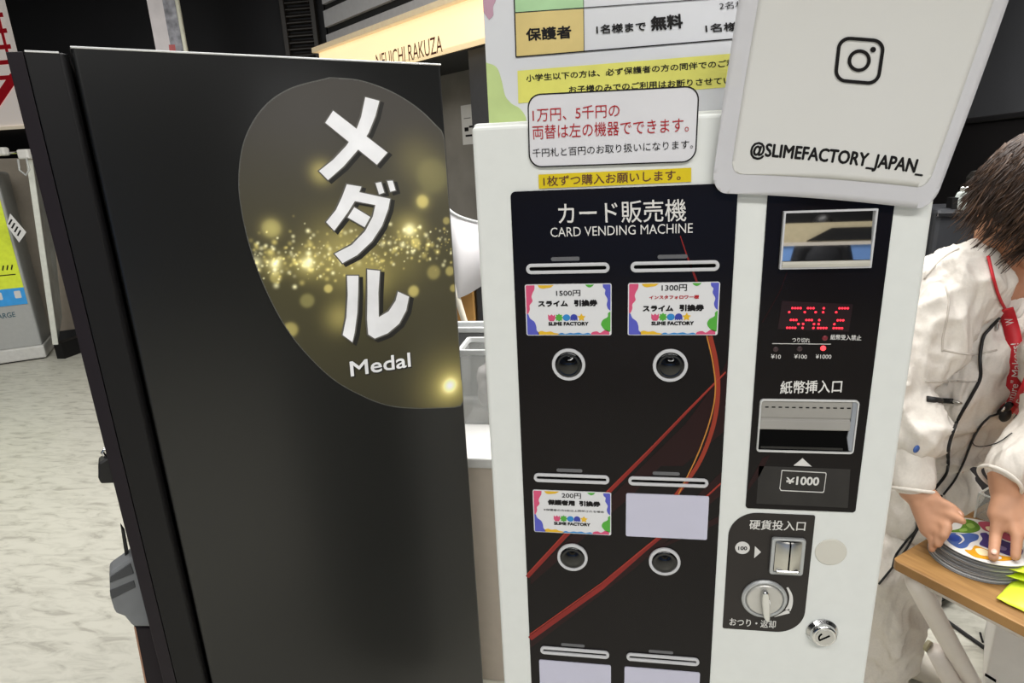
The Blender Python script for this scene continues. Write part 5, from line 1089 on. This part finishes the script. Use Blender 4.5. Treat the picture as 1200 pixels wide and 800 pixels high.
dk = MB().box((xcb+.006, cz, -.2), (xcb+.16, zc_+.14, -.02), FCa).build('dark_box', mat('dark_grey_shell', 0), None, bevel=.006); tag(dk, 'dark box standing beside the cardboard box in the gap', 'box')
ysd = yt_+.17; FSd = Frame((0, ysd, 0), (1, 0, 0), (0, 0, 1), (0, -1, 0))
sdm = thing('curved_shade', 'white curved shade on a slanted tube, in the narrow gap', 'lamp', (FSd.px(549, 388)[0], ysd, cz))
la, lb, lc, ld = [FSd.px(*p) for p in ((512, 238), (557, 264), (560, 340), (515, 349))]
n = 24; vs = []
for i in range(n+1):
    t = i/n; dep = .10*math.sin(math.pi*t); k = math.sin(math.pi*t)
    top = np.array(la)*(1-t)+np.array(lb)*t; bot = np.array(ld)*(1-t)+np.array(lc)*t+np.array([0, -.012*k])
    vs += [FSd(*top, dep-.09), FSd(*bot, dep-.09)]
o = MB().add(vs, [[2*i, 2*i+1, 2*i+3, 2*i+2] for i in range(n)]).build('shade', mat('white_shade', (220, 218, 220), rough=.45, var=.01), sdm, smooth=True); m_ = o.modifiers.new('s', 'SOLIDIFY'); m_.thickness = .006
MB().tube([FSd(vs[0][0], 0, 0)]*0+[np.array(vs[2*i]) for i in range(n+1)], .005, 8).build('rim', mat('pale_bin_rim', 0), sdm, smooth=True)
tp = [FSd(*FSd.px(x, y), .0) for x, y in ((531, 330), (537, 352), (543, 372), (548, 386), (553, 389), (555, 384))]
MB().tube(tp, .011, 12).build('tube_arm', mat('cream_tube', (226, 220, 204), rough=.35), sdm, smooth=True)
MB().tube([tp[3], np.array([tp[3][0], ysd, cz+.006])], .010, 10).build('post', STEEL, sdm, smooth=True)
MB().lathe(Frame((tp[3][0], ysd, cz), (1, 0, 0), (0, 1, 0), (0, 0, 1)), [(.07, 0), (.07, .006), (.012, .012)]).build('base', STEEL, sdm)

# ================================================================== behind the camera: what the mirror window and the gloss pick up
bm_y = -5.6
hb_ = thing('header_beam', 'long cream header beam on the wall opposite the white machine', 'beam', (1.6, bm_y-.2, 2.0)) if False else None
struct('beam_back', MB().box((-3, -3.75, 1.40), (4.6, -3.6, 1.56), W3), mat('cream_beam', (205, 192, 160), rough=.6))
struct('trim_back', MB().prism(Frame((0, -3.6, 0), (1, 0, 0), (0, 0, 1), (0, 1, 0)), [(1.45, 1.43), (3.2, 1.43), (3.2, 1.52), (1.62, 1.52)], 0, .02), WBLACK)
struct('trim_lip', MB().box((-3, -3.6, 1.395), (4.6, -3.57, 1.42), W3), mat('pale_lip', (214, 206, 196), rough=.5))
struct('wall_upper', MB().box((-3, bm_y-.95, 1.5), (4.6, bm_y-.86, 3.6), W3), WBLACK)
# a visitor in dark clothes, seen small in the mirror
vx, vy = 1.98, -4.9
vis = thing('person', 'person in dark t-shirt seen only in the small mirror window', 'person', (vx, vy, 0))
V = MB(); o_ = np.array([vx, vy, 0]); E_ = lambda x, y, z: o_+np.array([x, y, z])
V.ellipsoid(E_(0, 0, 1.56), .075, .095, .11); V.ellipsoid(E_(0, .05, 1.505), .05, .055, .055); V.capsule(E_(0, 0, 1.40), E_(0, .01, 1.50), .055, .052); V.capsule(E_(0, .09, 1.555), E_(0, .108, 1.53), .008, .013)
for s_ in (1, -1):
    V.ellipsoid(E_(.076*s_, -.005, 1.55), .01, .018, .03); V.capsule(E_(.18*s_, 0, 1.36), E_(.25*s_, .0, 1.10), .046, .038); V.capsule(E_(.25*s_, 0, 1.10), E_(.20*s_, .20, 1.06), .037, .027); V.capsule(E_(.20*s_, .20, 1.06), E_(.165*s_, .26, 1.07), .028, .024)
    for k in range(4): V.capsule(E_(.175*s_-.014*k*s_, .27, 1.085-.014*k), E_(.135*s_-.008*k*s_, .33, 1.085-.018*k), .010, .008, 10, 4)
    V.capsule(E_(.17*s_, .25, 1.09), E_(.14*s_, .29, 1.125), .012, .009, 10, 4)
    V.capsule(E_(.09*s_, 0, .86), E_(.10*s_, .02, .48), .085, .058); V.capsule(E_(.10*s_, .02, .48), E_(.11*s_, 0, .09), .056, .038); V.capsule(E_(.11*s_, .0, .04), E_(.12*s_, .14, .035), .036, .03)
V.ellipsoid(E_(0, 0, 1.22), .165, .10, .22); V.ellipsoid(E_(0, 0, .95), .155, .11, .16); V.capsule(E_(.16, 0, 1.37), E_(-.16, 0, 1.37), .055, .055)
a_, b_, c_ = fuse(V, .008, 3); a_[:, 2] = np.maximum(a_[:, 2], .004); from_arrays('body', a_, c_, SKIN, vis)
V = MB(); V.ellipsoid(E_(0, 0, 1.22), .185, .12, .23); V.ellipsoid(E_(0, 0, .98), .175, .125, .14); V.capsule(E_(.17, 0, 1.37), E_(-.17, 0, 1.37), .064, .064)
for s_ in (1, -1): V.capsule(E_(.185*s_, 0, 1.36), E_(.235*s_, 0, 1.17), .066, .06)
a_, b_, c_ = fuse(V, .01, 3); from_arrays('t_shirt', a_, c_, mat('black_cotton', (24, 25, 30), rough=.85), vis)
V = MB(); V.ellipsoid(E_(0, 0, .92), .17, .125, .12)
for s_ in (1, -1): V.capsule(E_(.09*s_, 0, .86), E_(.10*s_, .02, .48), .10, .075); V.capsule(E_(.10*s_, .02, .48), E_(.11*s_, 0, .11), .074, .06)
a_, b_, c_ = fuse(V, .01, 3); from_arrays('trousers', a_, c_, mat('dark_denim', (36, 38, 46), rough=.85), vis)
V = MB(); V.ellipsoid(E_(0, -.014, 1.60), .086, .105, .085); V.ellipsoid(E_(0, -.04, 1.55), .084, .075, .10); a_, b_, c_ = fuse(V, .008, 3); from_arrays('hair', a_, c_, mat('black_hair', (20, 18, 18), rough=.5), vis)
